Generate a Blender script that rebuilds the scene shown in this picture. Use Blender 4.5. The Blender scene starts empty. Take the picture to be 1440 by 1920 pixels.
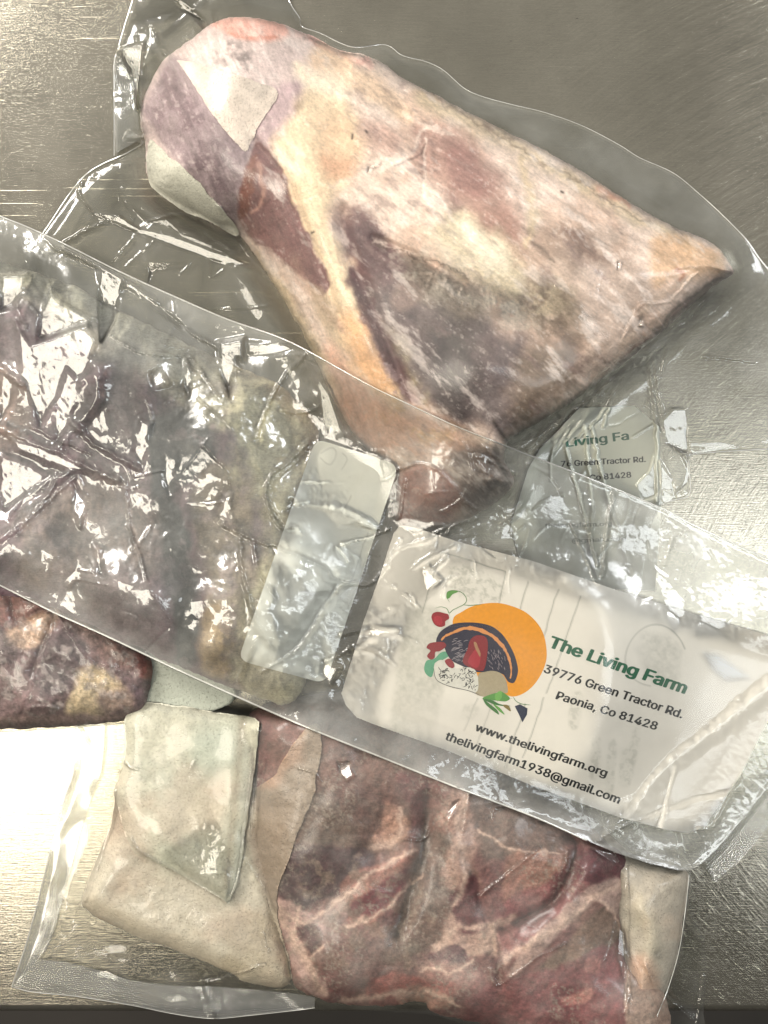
import bpy, math, random, os
import numpy as np
from mathutils import Vector
from mathutils.geometry import delaunay_2d_cdt

# ------------------------------------------------------------------ camera, light, exposure
S = 3200.0          # photo pixels per metre on the table
HC = 0.62           # camera height over the table
scene = bpy.context.scene
root_col = scene.collection

cd = bpy.data.cameras.new("camera"); cam = bpy.data.objects.new("camera", cd); root_col.objects.link(cam)
cam.location = (0, 0, HC); cam.rotation_euler = (0, 0, 0)
cd.sensor_fit = 'HORIZONTAL'; cd.sensor_width = 36.0
cd.lens = 36.0 * HC / 0.45
cd.clip_start = 0.01; cd.clip_end = 50
scene.camera = cam

world = bpy.data.worlds.new("World"); scene.world = world; world.use_nodes = True
wb = world.node_tree.nodes["Background"]
wb.inputs[1].default_value = 0.46
# the room around: paler walls behind the far edge and to the left, darker towards the near side
_n = world.node_tree.nodes; _l = world.node_tree.links
_tc = _n.new('ShaderNodeTexCoord'); _sp = _n.new('ShaderNodeSeparateXYZ'); _l.new(_tc.outputs['Generated'], _sp.inputs[0])
def _mr(v, a, b, c, d):
    m = _n.new('ShaderNodeMapRange'); m.interpolation_type = 'SMOOTHSTEP'
    for i, x in enumerate((a, b, c, d)): m.inputs[i+1].default_value = x
    _l.new(v, m.inputs[0]); return m.outputs[0]
_mu = _n.new('ShaderNodeMath'); _mu.operation = 'MULTIPLY'
_l.new(_mr(_sp.outputs[1], -0.44, -0.10, 0.07, 1.0), _mu.inputs[0]); _l.new(_mr(_sp.outputs[0], 0.05, 0.6, 1.0, 0.7), _mu.inputs[1])
_vm = _n.new('ShaderNodeVectorMath'); _vm.operation = 'SCALE'; _vm.inputs[0].default_value = (1.0, 0.965, 0.88)
_l.new(_mu.outputs[0], _vm.inputs['Scale']); _l.new(_vm.outputs[0], wb.inputs[0])

LAMPS = {}
def area(name, loc, target, sx, sy, power, col):
    l = bpy.data.lights.new(name, 'AREA'); l.shape = 'RECTANGLE'; l.size = sx; l.size_y = sy
    l.energy = power; l.color = col
    o = bpy.data.objects.new(name, l); root_col.objects.link(o)
    o.location = loc
    o.rotation_euler = (Vector(target) - Vector(loc)).to_track_quat('-Z', 'Y').to_euler()
    LAMPS[name] = Vector(loc)
    return o
area("window_light", (-0.77, -0.35, 1.40), (0, 0, 0), 0.74, 0.46, 17.0, (1.0, 0.92, 0.78))
area("ceiling_light", (-2.5, 2.7, 2.7), (0, 0, 0), 1.5, 1.3, 250.0, (1.0, 0.95, 0.87))
area("right_fill_light", (2.6, 1.3, 2.0), (0, 0, 0), 0.9, 0.9, 52.0, (0.95, 0.98, 1.0))  # added fill from the right, softens the leg's shadow on the card
area("doorway_light", (0.86, -0.36, 1.40), (0, 0, 0), 0.30, 0.75, 6.5, (0.93, 0.98, 1.0))

scene.view_settings.view_transform = 'Standard'; scene.view_settings.look = 'None'
scene.view_settings.exposure = 0.08; scene.view_settings.gamma = 1.0
scene.render.engine = 'CYCLES'
cy = scene.cycles
cy.use_denoising = True; cy.max_bounces = 10; cy.transparent_max_bounces = 28
cy.glossy_bounces = 3; cy.diffuse_bounces = 3; cy.transmission_bounces = 3
cy.caustics_reflective = False; cy.caustics_refractive = False
cy.sample_clamp_indirect = 4.0

# ------------------------------------------------------------------ maths helpers
def srgb(hexs):
    h = hexs.lstrip('#'); v = np.array([int(h[i:i+2], 16) / 255 for i in (0, 2, 4)])
    return np.where(v <= 0.04045, v / 12.92, ((v + 0.055) / 1.055) ** 2.4)

def unproj(px, py, z):
    """photo pixel + height over the table -> place in the room"""
    k = (HC - z) / HC / S
    return (px - 720.0) * k, (960.0 - py) * k, z

def sstep(a, b, x):
    t = np.clip((x - a) / (b - a), 0, 1); return t * t * (3 - 2 * t)

def vnoise(x, y, seed):
    rs = np.random.RandomState(seed); lat = rs.rand(256, 256)
    xi = np.floor(x).astype(int); yi = np.floor(y).astype(int)
    fx = x - xi; fy = y - yi
    fx = fx*fx*fx*(fx*(fx*6-15)+10); fy = fy*fy*fy*(fy*(fy*6-15)+10)
    a = lat[yi & 255, xi & 255]; b = lat[yi & 255, (xi+1) & 255]
    c = lat[(yi+1) & 255, xi & 255]; d = lat[(yi+1) & 255, (xi+1) & 255]
    return (a*(1-fx)+b*fx)*(1-fy)+(c*(1-fx)+d*fx)*fy

def fbm(x, y, scale, seed, octv=4, gain=0.5):
    """about -1..1; scale in pixels"""
    s = 0; amp = 1; tot = 0; x = x / scale + 37.3; y = y / scale + 11.7
    ca, sa = math.cos(0.6), math.sin(0.6)
    for i in range(octv):
        s = s + amp * (vnoise(x, y, seed + i) * 2 - 1); tot += amp
        amp *= gain; x, y = (ca*x - sa*y) * 2.03, (sa*x + ca*y) * 2.03
    return s / tot * 1.6

def ridged(x, y, scale, seed, octv=3):
    s = 0; amp = 1; tot = 0
    for i in range(octv):
        s = s + amp * (1 - np.abs(fbm(x, y, scale / (2**i), seed + 9*i, 2))); tot += amp; amp *= 0.5
    return s / tot

def smooth_poly(pts, n=5):
    """closed Catmull-Rom through the points"""
    P = np.array(pts, float); N = len(P); out = []
    for i in range(N):
        p0, p1, p2, p3 = P[(i-1) % N], P[i], P[(i+1) % N], P[(i+2) % N]
        for k in range(n):
            t = k / n
            out.append(0.5*((2*p1)+(-p0+p2)*t+(2*p0-5*p1+4*p2-p3)*t*t+(-p0+3*p1-3*p2+p3)*t**3))
    return np.array(out)

def smooth_line(pts, n=6):
    P = np.array(pts, float); P = np.vstack([2*P[0]-P[1], P, 2*P[-1]-P[-2]]); out = []
    for i in range(1, len(P)-2):
        p0, p1, p2, p3 = P[i-1], P[i], P[i+1], P[i+2]
        for k in range(n):
            t = k / n
            out.append(0.5*((2*p1)+(-p0+p2)*t+(2*p0-5*p1+4*p2-p3)*t*t+(-p0+3*p1-3*p2+p3)*t**3))
    out.append(P[-2]); return np.array(out)

def seg_d2(X, Y, a, b):
    dx, dy = b[0]-a[0], b[1]-a[1]; L = dx*dx+dy*dy + 1e-9
    t = np.clip(((X-a[0])*dx+(Y-a[1])*dy)/L, 0, 1)
    return (X-a[0]-t*dx)**2+(Y-a[1]-t*dy)**2, t

def box1(a, r, ax):
    if r < 1: return a
    pad = [(0, 0), (0, 0)]; pad[ax] = (r+1, r)
    c = np.cumsum(np.pad(a, pad, mode='edge'), axis=ax)
    n = a.shape[ax]
    hi = np.take(c, np.arange(2*r+1, 2*r+1+n), axis=ax); lo = np.take(c, np.arange(0, n), axis=ax)
    return (hi - lo) / (2*r+1)
def blur(a, r, it=2):
    for _ in range(it): a = box1(box1(a, r, 0), r, 1)
    return a

class Field:
    """a regular grid in photo pixels that becomes a mesh"""
    def __init__(s, x0, y0, x1, y1, step):
        s.x0, s.y0, s.step = x0, y0, step
        s.X, s.Y = np.meshgrid(np.arange(x0, x1+step, step, dtype=float), np.arange(y0, y1+step, step, dtype=float))
        s.z = np.zeros_like(s.X); s.sd = None; s.col = None
    def crop(s, bb, pad):
        i0 = max(0, int((bb[1]-pad-s.y0)/s.step)); i1 = min(s.X.shape[0], int((bb[3]+pad-s.y0)/s.step)+2)
        j0 = max(0, int((bb[0]-pad-s.x0)/s.step)); j1 = min(s.X.shape[1], int((bb[2]+pad-s.x0)/s.step)+2)
        return (slice(i0, max(i1, i0)), slice(j0, max(j1, j0)))
    def sdf(s, poly, sl=None, warp=0, wscale=40, seed=1):
        X, Y = (s.X, s.Y) if sl is None else (s.X[sl], s.Y[sl])
        if warp:
            wx = fbm(X, Y, wscale, seed+50, 4)*warp; wy = fbm(X, Y, wscale, seed+90, 4)*warp
            X, Y = X+wx, Y+wy
        d = np.full(X.shape, 1e12); inside = np.zeros(X.shape, bool); n = len(poly)
        for i in range(n):
            a, b = poly[i], poly[(i+1) % n]
            dd, _ = seg_d2(X, Y, a, b); np.minimum(d, dd, out=d)
            if a[1] != b[1]:
                c = ((a[1] > Y) != (b[1] > Y)) & (X < (b[0]-a[0])*(Y-a[1])/(b[1]-a[1])+a[0])
                inside ^= c
        return np.where(inside, 1, -1)*np.sqrt(d)
    def mask(s, pts, feather, warp=0, wscale=40, seed=1, smooth=True):
        """full-size mask of a soft polygon"""
        poly = smooth_poly(pts, 4) if smooth else np.array(pts, float)
        pad = feather + warp*1.6 + 4
        sl = s.crop((poly[:, 0].min(), poly[:, 1].min(), poly[:, 0].max(), poly[:, 1].max()), pad)
        m = np.zeros_like(s.X)
        if m[sl].size: m[sl] = sstep(-feather, feather, s.sdf(poly, sl, warp, wscale, seed))
        return m
    def line(s, pts, w0, w1=None, soft=None, smooth=True, warp=0, seed=3, wscale=25):
        """mask of a stroke; gaussian profile"""
        w1 = w0 if w1 is None else w1
        P = smooth_line(pts) if smooth and len(pts) > 2 else np.array(pts, float)
        W = max(w0, w1)*3+warp*1.6+3
        sl = s.crop((P[:, 0].min(), P[:, 1].min(), P[:, 0].max(), P[:, 1].max()), W)
        m = np.zeros_like(s.X)
        if not m[sl].size: return m
        X, Y = s.X[sl], s.Y[sl]
        if warp: X, Y = X+fbm(X, Y, wscale, seed, 3)*warp, Y+fbm(X, Y, wscale, seed+7, 3)*warp
        best = np.zeros(X.shape); n = len(P)-1
        for i in range(n):
            dd, t = seg_d2(X, Y, P[i], P[i+1]); w = w0+(w1-w0)*(i+t)/n
            np.maximum(best, np.exp(-dd/(w*w)), out=best)
        m[sl] = best; return m
    def paint(s, m, c, op=1.0):
        c = srgb(c) if isinstance(c, str) else c
        s.col += (c - s.col)*(m*op)[..., None]
    def at(s, px, py, arr=None, outside=0.0):
        a = s.z if arr is None else arr
        fx = (np.asarray(px, float)-s.x0)/s.step; fy = (np.asarray(py, float)-s.y0)/s.step
        h, w = a.shape; ok = (fx >= 0) & (fy >= 0) & (fx < w-1) & (fy < h-1)
        fx = np.clip(fx, 0, w-1.001); fy = np.clip(fy, 0, h-1.001)
        i = fy.astype(int); j = fx.astype(int); u = fx-j; v = fy-i
        r = (a[i, j]*(1-u)+a[i, j+1]*u)*(1-v)+(a[i+1, j]*(1-u)+a[i+1, j+1]*u)*v
        return np.where(ok, r, outside)

def link(name, me, mat=None, parent=None):
    if mat is not None and not me.materials: me.materials.append(mat)
    o = bpy.data.objects.new(name, me); root_col.objects.link(o)
    if parent is not None: o.parent = parent
    return o

def mesh_from(name, V, Q, smooth=True, col=None, uv=None):
    me = bpy.data.meshes.new(name)
    V = np.asarray(V, np.float32); Q = np.asarray(Q, np.int32); k = Q.shape[1]
    me.vertices.add(len(V)); me.vertices.foreach_set('co', V.ravel())
    me.loops.add(Q.size); me.loops.foreach_set('vertex_index', Q.ravel())
    me.polygons.add(len(Q)); me.polygons.foreach_set('loop_start', np.arange(0, Q.size, k, dtype=np.int32))
    me.update(calc_edges=True); me.validate()
    if smooth: me.polygons.foreach_set('use_smooth', np.ones(len(me.polygons), bool))
    if col is not None:
        a = me.color_attributes.new('Col', 'FLOAT_COLOR', 'POINT')
        c = np.ones((len(V), 4), np.float32); c[:, :3] = np.clip(col, 0, 1); a.data.foreach_set('color', c.ravel())
    if uv is not None:
        a = me.attributes.new('flat', 'FLOAT2', 'POINT'); a.data.foreach_set('vector', np.asarray(uv, np.float32).ravel())
    return me

def field_mesh(name, f, mat, parent=None, skirt=None):
    """mesh of the part of the field inside its outline; outline vertices are drawn onto the contour"""
    st = f.step; sd = f.sd
    gy, gx = np.gradient(sd, st); gl = np.sqrt(gx*gx+gy*gy)+1e-6
    keep = sd > -0.8*st
    out = keep & (sd < 0)
    X = np.where(out, f.X+gx/gl*(-sd), f.X); Y = np.where(out, f.Y+gy/gl*(-sd), f.Y)
    q = keep[:-1, :-1] & keep[1:, :-1] & keep[:-1, 1:] & keep[1:, 1:]
    used = np.zeros(keep.shape, bool)
    used[:-1, :-1] |= q; used[1:, :-1] |= q; used[:-1, 1:] |= q; used[1:, 1:] |= q
    idx = -np.ones(keep.shape, int); idx[used] = np.arange(used.sum())
    i, j = np.nonzero(q)
    Q = np.stack([idx[i, j], idx[i+1, j], idx[i+1, j+1], idx[i, j+1]], 1)
    xw, yw, zw = unproj(X[used], Y[used], f.z[used])
    V = np.stack([xw, yw, zw], 1); col = f.col[used] if f.col is not None else None
    if skirt is not None:      # side wall down to the surface it rests on, and a flat underside
        E = np.concatenate([Q[:, [0, 1]], Q[:, [1, 2]], Q[:, [2, 3]], Q[:, [3, 0]]])
        n = len(V); key = E[:, 0]*n+E[:, 1]; rev = E[:, 1]*n+E[:, 0]
        B = E[~np.isin(key, rev)]
        m = {}; b = np.unique(B); new = np.arange(len(b))+n; mp = -np.ones(n, int); mp[b] = new
        VB = V[b].copy(); VB[:, 2] = np.minimum(VB[:, 2], skirt)
        V = np.vstack([V, VB])
        if col is not None: col = np.vstack([col, col[b]])
        Q = np.vstack([Q, np.stack([B[:, 1], B[:, 0], mp[B[:, 0]], mp[B[:, 1]]], 1)])
    return link(name, mesh_from(name, V, Q, True, col), mat, parent)

def ribbon(name, pts, width, zf, mat, parent, thick=0.00025, n=8, smooth=True, lift=0.0):
    """thin raised bead along a line: the cut or folded edge of a film"""
    P = smooth_line(pts, n) if smooth else np.array(pts, float)
    T = np.gradient(P, axis=0); T /= np.linalg.norm(T, axis=1)[:, None]+1e-9
    N = np.stack([-T[:, 1], T[:, 0]], 1); V = []; k = 5
    for a in range(k):
        th = math.pi*a/(k-1); off = math.cos(th)*width/2; up = math.sin(th)*thick
        x = P[:, 0]+N[:, 0]*off; y = P[:, 1]+N[:, 1]*off
        V.append(np.stack(unproj(x, y, zf(P[:, 0], P[:, 1])+up+lift), 1))
    V = np.stack(V, 1).reshape(-1, 3); Q = []
    for i in range(len(P)-1):
        for a in range(k-1): Q.append((i*k+a, i*k+a+1, (i+1)*k+a+1, (i+1)*k+a))
    return link(name, mesh_from(name, V, np.array(Q)), mat, parent)

def empty(name, px, py, z, label, cat, group=None):
    o = bpy.data.objects.new(name, None); root_col.objects.link(o)
    o.empty_display_size = 0.02
    o['label'] = label; o['category'] = cat
    if group: o['group'] = group
    return o

# ------------------------------------------------------------------ materials
def newmat(name):
    m = bpy.data.materials.new(name); m.use_nodes = True; nt = m.node_tree; nt.nodes.clear()
    return m, nt, nt.nodes.new, nt.links.new

def noise_node(nt, vec, scale, detail=3, rough=0.5):
    n = nt.nodes.new('ShaderNodeTexNoise'); n.inputs['Scale'].default_value = scale
    n.inputs['Detail'].default_value = detail; n.inputs['Roughness'].default_value = rough
    nt.links.new(vec, n.inputs['Vector']); return n.outputs['Fac']
def math_node(nt, op, a, b=None, c=None):
    n = nt.nodes.new('ShaderNodeMath'); n.operation = op
    for i, v in enumerate((a, b, c)):
        if v is None: continue
        if isinstance(v, (int, float)): n.inputs[i].default_value = v
        else: nt.links.new(v, n.inputs[i])
    return n.outputs[0]
def ramp_node(nt, fac, a, b, ca=(0,0,0,1), cb=(1,1,1,1)):
    r = nt.nodes.new('ShaderNodeValToRGB'); r.color_ramp.elements[0].position = a; r.color_ramp.elements[1].position = b
    r.color_ramp.elements[0].color = ca; r.color_ramp.elements[1].color = cb
    nt.links.new(fac, r.inputs[0]); return r.outputs[0]
def coords(nt, rot=0, scale=(1, 1, 1)):
    t = nt.nodes.new('ShaderNodeTexCoord'); mp = nt.nodes.new('ShaderNodeMapping')
    mp.inputs['Rotation'].default_value = (0, 0, rot); mp.inputs['Scale'].default_value = scale
    nt.links.new(t.outputs['Object'], mp.inputs['Vector']); return mp.outputs[0]

def film_mat(name, haze=0.06, tint=(0.95, 0.955, 0.93), rough=0.05, bump=0.15, hazecol=(0.8, 0.8, 0.76), gain=1.0, painted=True):
    """thin clear film; attribute Col holds milkiness (R), gloss (G) and how dull the cling makes it (B)"""
    m, nt, N, L = newmat(name)
    out = N('ShaderNodeOutputMaterial')
    tr = N('ShaderNodeBsdfTransparent'); tr.inputs[0].default_value = (*tint, 1)
    g1 = N('ShaderNodeBsdfGlossy'); g1.inputs['Roughness'].default_value = rough
    g2 = N('ShaderNodeBsdfGlossy'); g2.inputs['Roughness'].default_value = 0.30
    gl = N('ShaderNodeMixShader'); gl.inputs[0].default_value = 0.22; L(g1.outputs[0], gl.inputs[1]); L(g2.outputs[0], gl.inputs[2])
    df = N('ShaderNodeBsdfDiffuse'); df.inputs[0].default_value = (*hazecol, 1)
    fr = N('ShaderNodeFresnel'); fr.inputs[0].default_value = 1.55
    v = coords(nt)
    b = N('ShaderNodeBump'); b.inputs['Strength'].default_value = bump; b.inputs['Distance'].default_value = 0.0006
    L(noise_node(nt, v, 260, 4, 0.6), b.inputs['Height'])
    for n in (g1, g2, fr): L(b.outputs[0], n.inputs['Normal'])
    hz = math_node(nt, 'MULTIPLY', noise_node(nt, v, 38, 4, 0.6), haze*2)
    gs = math_node(nt, 'MULTIPLY', fr.outputs[0], 1.35*gain)
    if painted:
        at = N('ShaderNodeAttribute'); at.attribute_name = 'Col'; sp = N('ShaderNodeSeparateColor'); L(at.outputs['Color'], sp.inputs[0])
        hz = math_node(nt, 'MINIMUM', math_node(nt, 'MULTIPLY', hz, math_node(nt, 'MULTIPLY', sp.outputs[0], 4.0)), 0.9)
        gs = math_node(nt, 'MULTIPLY', gs, sp.outputs[1])
        L(math_node(nt, 'ADD', sp.outputs[2], rough), g1.inputs['Roughness'])
        L(math_node(nt, 'ADD', math_node(nt, 'MULTIPLY', sp.outputs[2], 1.6), 0.24), gl.inputs[0])
    m1 = N('ShaderNodeMixShader'); L(hz, m1.inputs[0]); L(tr.outputs[0], m1.inputs[1]); L(df.outputs[0], m1.inputs[2])
    m2 = N('ShaderNodeMixShader'); L(math_node(nt, 'MINIMUM', gs, 1.0), m2.inputs[0])
    L(m1.outputs[0], m2.inputs[1]); L(gl.outputs[0], m2.inputs[2]); L(m2.outputs[0], out.inputs[0])
    return m

def film_col(f, haze, gloss, dull):
    f.col = np.stack([np.clip(np.broadcast_to(a, f.X.shape), 0, 1) for a in (haze*0.25, gloss, dull)], -1)

def streaks(X, Y, ang, scale, stretch, seed, octv=4, gain=0.6):
    """grain that runs along one direction"""
    c, s_ = math.cos(ang), math.sin(ang)
    return fbm((X*c+Y*s_)/stretch, -X*s_+Y*c, scale, seed, octv, gain)

def flesh_mat(name, rough=0.45, bump=0.5, speck=0.35, frost=0.25, spec=0.5, gain=1.3):
    m, nt, N, L = newmat(name); out = N('ShaderNodeOutputMaterial'); p = N('ShaderNodeBsdfPrincipled')
    at = N('ShaderNodeAttribute'); at.attribute_name = 'Col'; v = coords(nt)
    n1 = noise_node(nt, v, 520, 4, 0.75); n2 = noise_node(nt, v, 1300, 3, 0.75); n3 = noise_node(nt, v, 90, 5, 0.7)
    fib = noise_node(nt, coords(nt, 0.75, (1, 5, 1)), 260, 4, 0.75)
    k = math_node(nt, 'ADD', math_node(nt, 'MULTIPLY_ADD', n1, speck*2.2, 1-speck*1.1), math_node(nt, 'MULTIPLY_ADD', n2, speck*1.6, -speck*0.8))
    k = math_node(nt, 'ADD', k, math_node(nt, 'MULTIPLY_ADD', fib, speck*1.4, -speck*0.7))
    mul = N('ShaderNodeVectorMath'); mul.operation = 'SCALE'; L(at.outputs['Color'], mul.inputs[0]); L(math_node(nt, 'MULTIPLY', k, gain), mul.inputs['Scale'])
    mx = N('ShaderNodeMix'); mx.data_type = 'RGBA'; mx.inputs['B'].default_value = (0.42, 0.38, 0.32, 1)
    fm = ramp_node(nt, math_node(nt, 'MULTIPLY', n3, math_node(nt, 'ADD', n2, 0.55)), 0.50, 0.80)
    L(math_node(nt, 'MULTIPLY', fm, frost), mx.inputs['Factor']); L(mul.outputs[0], mx.inputs['A']); L(mx.outputs['Result'], p.inputs['Base Color'])
    p.inputs['Roughness'].default_value = rough; p.inputs['Specular IOR Level'].default_value = spec
    p.inputs['Subsurface Weight'].default_value = 0.0
    b = N('ShaderNodeBump'); b.inputs['Strength'].default_value = bump; b.inputs['Distance'].default_value = 0.0012
    L(math_node(nt, 'ADD', n1, math_node(nt, 'MULTIPLY', n3, 1.5)), b.inputs['Height']); L(b.outputs[0], p.inputs['Normal'])
    L(p.outputs[0], out.inputs[0]); return m

def plain_mat(name, col, rough=0.5, metallic=0, noise=0.1, scale=300, bump=0.0, attr=False):
    m, nt, N, L = newmat(name); out = N('ShaderNodeOutputMaterial'); p = N('ShaderNodeBsdfPrincipled')
    v = coords(nt); n = noise_node(nt, v, scale, 4, 0.6)
    k = math_node(nt, 'MULTIPLY_ADD', n, noise*2, 1-noise)
    mul = N('ShaderNodeVectorMath'); mul.operation = 'SCALE'; L(k, mul.inputs['Scale'])
    if attr:
        at = N('ShaderNodeAttribute'); at.attribute_name = 'Col'; L(at.outputs['Color'], mul.inputs[0])
    else: mul.inputs[0].default_value = tuple(srgb(col)) if isinstance(col, str) else col
    L(mul.outputs[0], p.inputs['Base Color']); p.inputs['Roughness'].default_value = rough; p.inputs['Metallic'].default_value = metallic
    if bump:
        b = N('ShaderNodeBump'); b.inputs['Strength'].default_value = bump; b.inputs['Distance'].default_value = 0.0008
        L(n, b.inputs['Height']); L(b.outputs[0], p.inputs['Normal'])
    L(p.outputs[0], out.inputs[0]); return m

def guard_mat(name):
    """pale bone-guard cloth: fine dimples"""
    m, nt, N, L = newmat(name); out = N('ShaderNodeOutputMaterial'); p = N('ShaderNodeBsdfPrincipled')
    at = N('ShaderNodeAttribute'); at.attribute_name = 'Col'; v = coords(nt)
    vo = N('ShaderNodeTexVoronoi'); vo.inputs['Scale'].default_value = 620; L(v, vo.inputs['Vector'])
    dots = ramp_node(nt, vo.outputs['Distance'], 0.10, 0.38)
    gate = ramp_node(nt, noise_node(nt, v, 60, 3, 0.6), 0.42, 0.62)
    k = math_node(nt, 'SUBTRACT', 1.0, math_node(nt, 'MULTIPLY', math_node(nt, 'MULTIPLY', math_node(nt, 'SUBTRACT', 1.0, dots), gate), 0.22))
    k2 = math_node(nt, 'MULTIPLY', k, math_node(nt, 'MULTIPLY_ADD', noise_node(nt, v, 700, 4, 0.8), 0.8, 0.62))
    mul = N('ShaderNodeVectorMath'); mul.operation = 'SCALE'; L(at.outputs['Color'], mul.inputs[0]); L(k2, mul.inputs['Scale'])
    L(mul.outputs[0], p.inputs['Base Color']); p.inputs['Roughness'].default_value = 0.55
    b = N('ShaderNodeBump'); b.inputs['Strength'].default_value = 0.5; b.inputs['Distance'].default_value = 0.0007
    L(math_node(nt, 'ADD', dots, math_node(nt, 'MULTIPLY', noise_node(nt, v, 240, 4, 0.6), 2.0)), b.inputs['Height']); L(b.outputs[0], p.inputs['Normal'])
    L(p.outputs[0], out.inputs[0]); return m

def steel_mat():
    m, nt, N, L = newmat("brushed_steel"); out = N('ShaderNodeOutputMaterial'); p = N('ShaderNodeBsdfPrincipled')
    geo = N('ShaderNodeTexCoord'); pos = geo.outputs['Object']
    def sc(rot, sx, sy, scale, detail, a, b_):
        return ramp_node(nt, noise_node(nt, coords(nt, rot, (sx, sy, 1)), scale, detail, 0.65), a, b_)
    grain = noise_node(nt, coords(nt, 0.03, (1, 26, 1)), 60, 5, 0.75)
    grain2 = noise_node(nt, coords(nt, -0.10, (1, 12, 1)), 120, 4, 0.7)
    scr = math_node(nt, 'MULTIPLY', sc(0.06, 1, 90, 14, 3, 0.67, 0.74), sc(0.0, 1, 1, 9, 3, 0.42, 0.62))
    scr2 = sc(-0.12, 1, 150, 7, 2, 0.68, 0.73)
    fine = noise_node(nt, coords(nt, 0.02, (1, 3, 1)), 520, 3, 0.8)
    # swirl of wiped scratches on the right-hand side
    mp = N('ShaderNodeMapping'); mp.inputs['Location'].default_value = (-0.37, 0.09, 0); L(pos, mp.inputs[0])
    sp = N('ShaderNodeSeparateXYZ'); L(mp.outputs[0], sp.inputs[0])
    r = math_node(nt, 'SQRT', math_node(nt, 'ADD', math_node(nt, 'MULTIPLY', sp.outputs[0], sp.outputs[0]), math_node(nt, 'MULTIPLY', sp.outputs[1], sp.outputs[1])))
    an = math_node(nt, 'ARCTAN2', sp.outputs[1], sp.outputs[0])
    cb = N('ShaderNodeCombineXYZ'); L(math_node(nt, 'MULTIPLY', r, 380), cb.inputs[0]); L(math_node(nt, 'MULTIPLY', an, 7), cb.inputs[1])
    swirl = noise_node(nt, cb.outputs[0], 1.6, 5, 0.7)
    swl = ramp_node(nt, swirl, 0.62, 0.80)
    sx = N('ShaderNodeSeparateXYZ'); L(pos, sx.inputs[0])
    side = ramp_node(nt, math_node(nt, 'ADD', sx.outputs[0], 0.0), 0.05, 0.22)
    oneside = math_node(nt, 'SUBTRACT', 1.0, side)
    blot = noise_node(nt, pos, 14, 4, 0.6)
    light = math_node(nt, 'ADD', math_node(nt, 'MULTIPLY', math_node(nt, 'MAXIMUM', scr, scr2), oneside), math_node(nt, 'MULTIPLY', swl, side))
    h = math_node(nt, 'ADD', math_node(nt, 'MULTIPLY', grain, 0.7), math_node(nt, 'ADD', math_node(nt, 'MULTIPLY', grain2, 0.5), math_node(nt, 'MULTIPLY', swirl, math_node(nt, 'MULTIPLY', side, 1.2))))
    h = math_node(nt, 'ADD', h, math_node(nt, 'MULTIPLY', light, 0.35))
    b = N('ShaderNodeBump'); b.inputs['Strength'].default_value = 0.30; b.inputs['Distance'].default_value = 0.0004; L(h, b.inputs['Height'])
    k = math_node(nt, 'ADD', math_node(nt, 'ADD', math_node(nt, 'MULTIPLY_ADD', grain, 0.35, 0.36), math_node(nt, 'MULTIPLY', fine, 0.34)), math_node(nt, 'MULTIPLY', light, 0.16))
    k = math_node(nt, 'ADD', k, math_node(nt, 'MULTIPLY', math_node(nt, 'SUBTRACT', swirl, 0.5), math_node(nt, 'MULTIPLY', side, 0.55)))
    k = math_node(nt, 'MULTIPLY', k, math_node(nt, 'MULTIPLY_ADD', blot, 0.5, 0.75))
    mul = N('ShaderNodeVectorMath'); mul.operation = 'SCALE'; mul.inputs[0].default_value = (0.50, 0.47, 0.395); L(k, mul.inputs['Scale'])
    # dark pits and specks
    pit = ramp_node(nt, noise_node(nt, coords(nt, 0.3, (1, 2, 1)), 170, 2, 0.5), 0.77, 0.80)
    mx = N('ShaderNodeMix'); mx.data_type = 'RGBA'; L(math_node(nt, 'MULTIPLY', pit, 0.6), mx.inputs['Factor']); L(mul.outputs[0], mx.inputs['A']); mx.inputs['B'].default_value = (0.04, 0.035, 0.03, 1)
    L(mx.outputs['Result'], p.inputs['Base Color'])
    p.inputs['Metallic'].default_value = 0.92
    L(math_node(nt, 'MULTIPLY_ADD', blot, 0.12, 0.14), p.inputs['Roughness']); L(b.outputs[0], p.inputs['Normal'])
    L(p.outputs[0], out.inputs[0]); return m

def seal_mat(name, pu, pv, haze=0.16):
    """heat-sealed strip pressed with a fine grid; 'flat' holds millimetres along and across"""
    m, nt, N, L = newmat(name); out = N('ShaderNodeOutputMaterial')
    at = N('ShaderNodeAttribute'); at.attribute_name = 'flat'; sp = N('ShaderNodeSeparateXYZ'); L(at.outputs['Vector'], sp.inputs[0])
    a = math_node(nt, 'SINE', math_node(nt, 'MULTIPLY', sp.outputs[0], 2*math.pi/pu))
    b_ = math_node(nt, 'SINE', math_node(nt, 'MULTIPLY', sp.outputs[1], 2*math.pi/pv))
    h = math_node(nt, 'MAXIMUM', a, b_)
    b = N('ShaderNodeBump'); b.inputs['Strength'].default_value = 0.7; b.inputs['Distance'].default_value = 0.00022; L(h, b.inputs['Height'])
    tr = N('ShaderNodeBsdfTransparent'); tr.inputs[0].default_value = (0.86, 0.87, 0.85, 1)
    df = N('ShaderNodeBsdfDiffuse'); df.inputs[0].default_value = (0.7, 0.7, 0.68, 1); L(b.outputs[0], df.inputs['Normal'])
    gl = N('ShaderNodeBsdfGlossy'); gl.inputs['Roughness'].default_value = 0.16; L(b.outputs[0], gl.inputs['Normal'])
    m1 = N('ShaderNodeMixShader'); L(math_node(nt, 'MULTIPLY_ADD', h, haze*0.4, haze*0.7), m1.inputs[0]); L(tr.outputs[0], m1.inputs[1]); L(df.outputs[0], m1.inputs[2])
    m2 = N('ShaderNodeMixShader'); m2.inputs[0].default_value = 0.14; L(m1.outputs[0], m2.inputs[1]); L(gl.outputs[0], m2.inputs[2])
    L(m2.outputs[0], out.inputs[0]); return m

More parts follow.
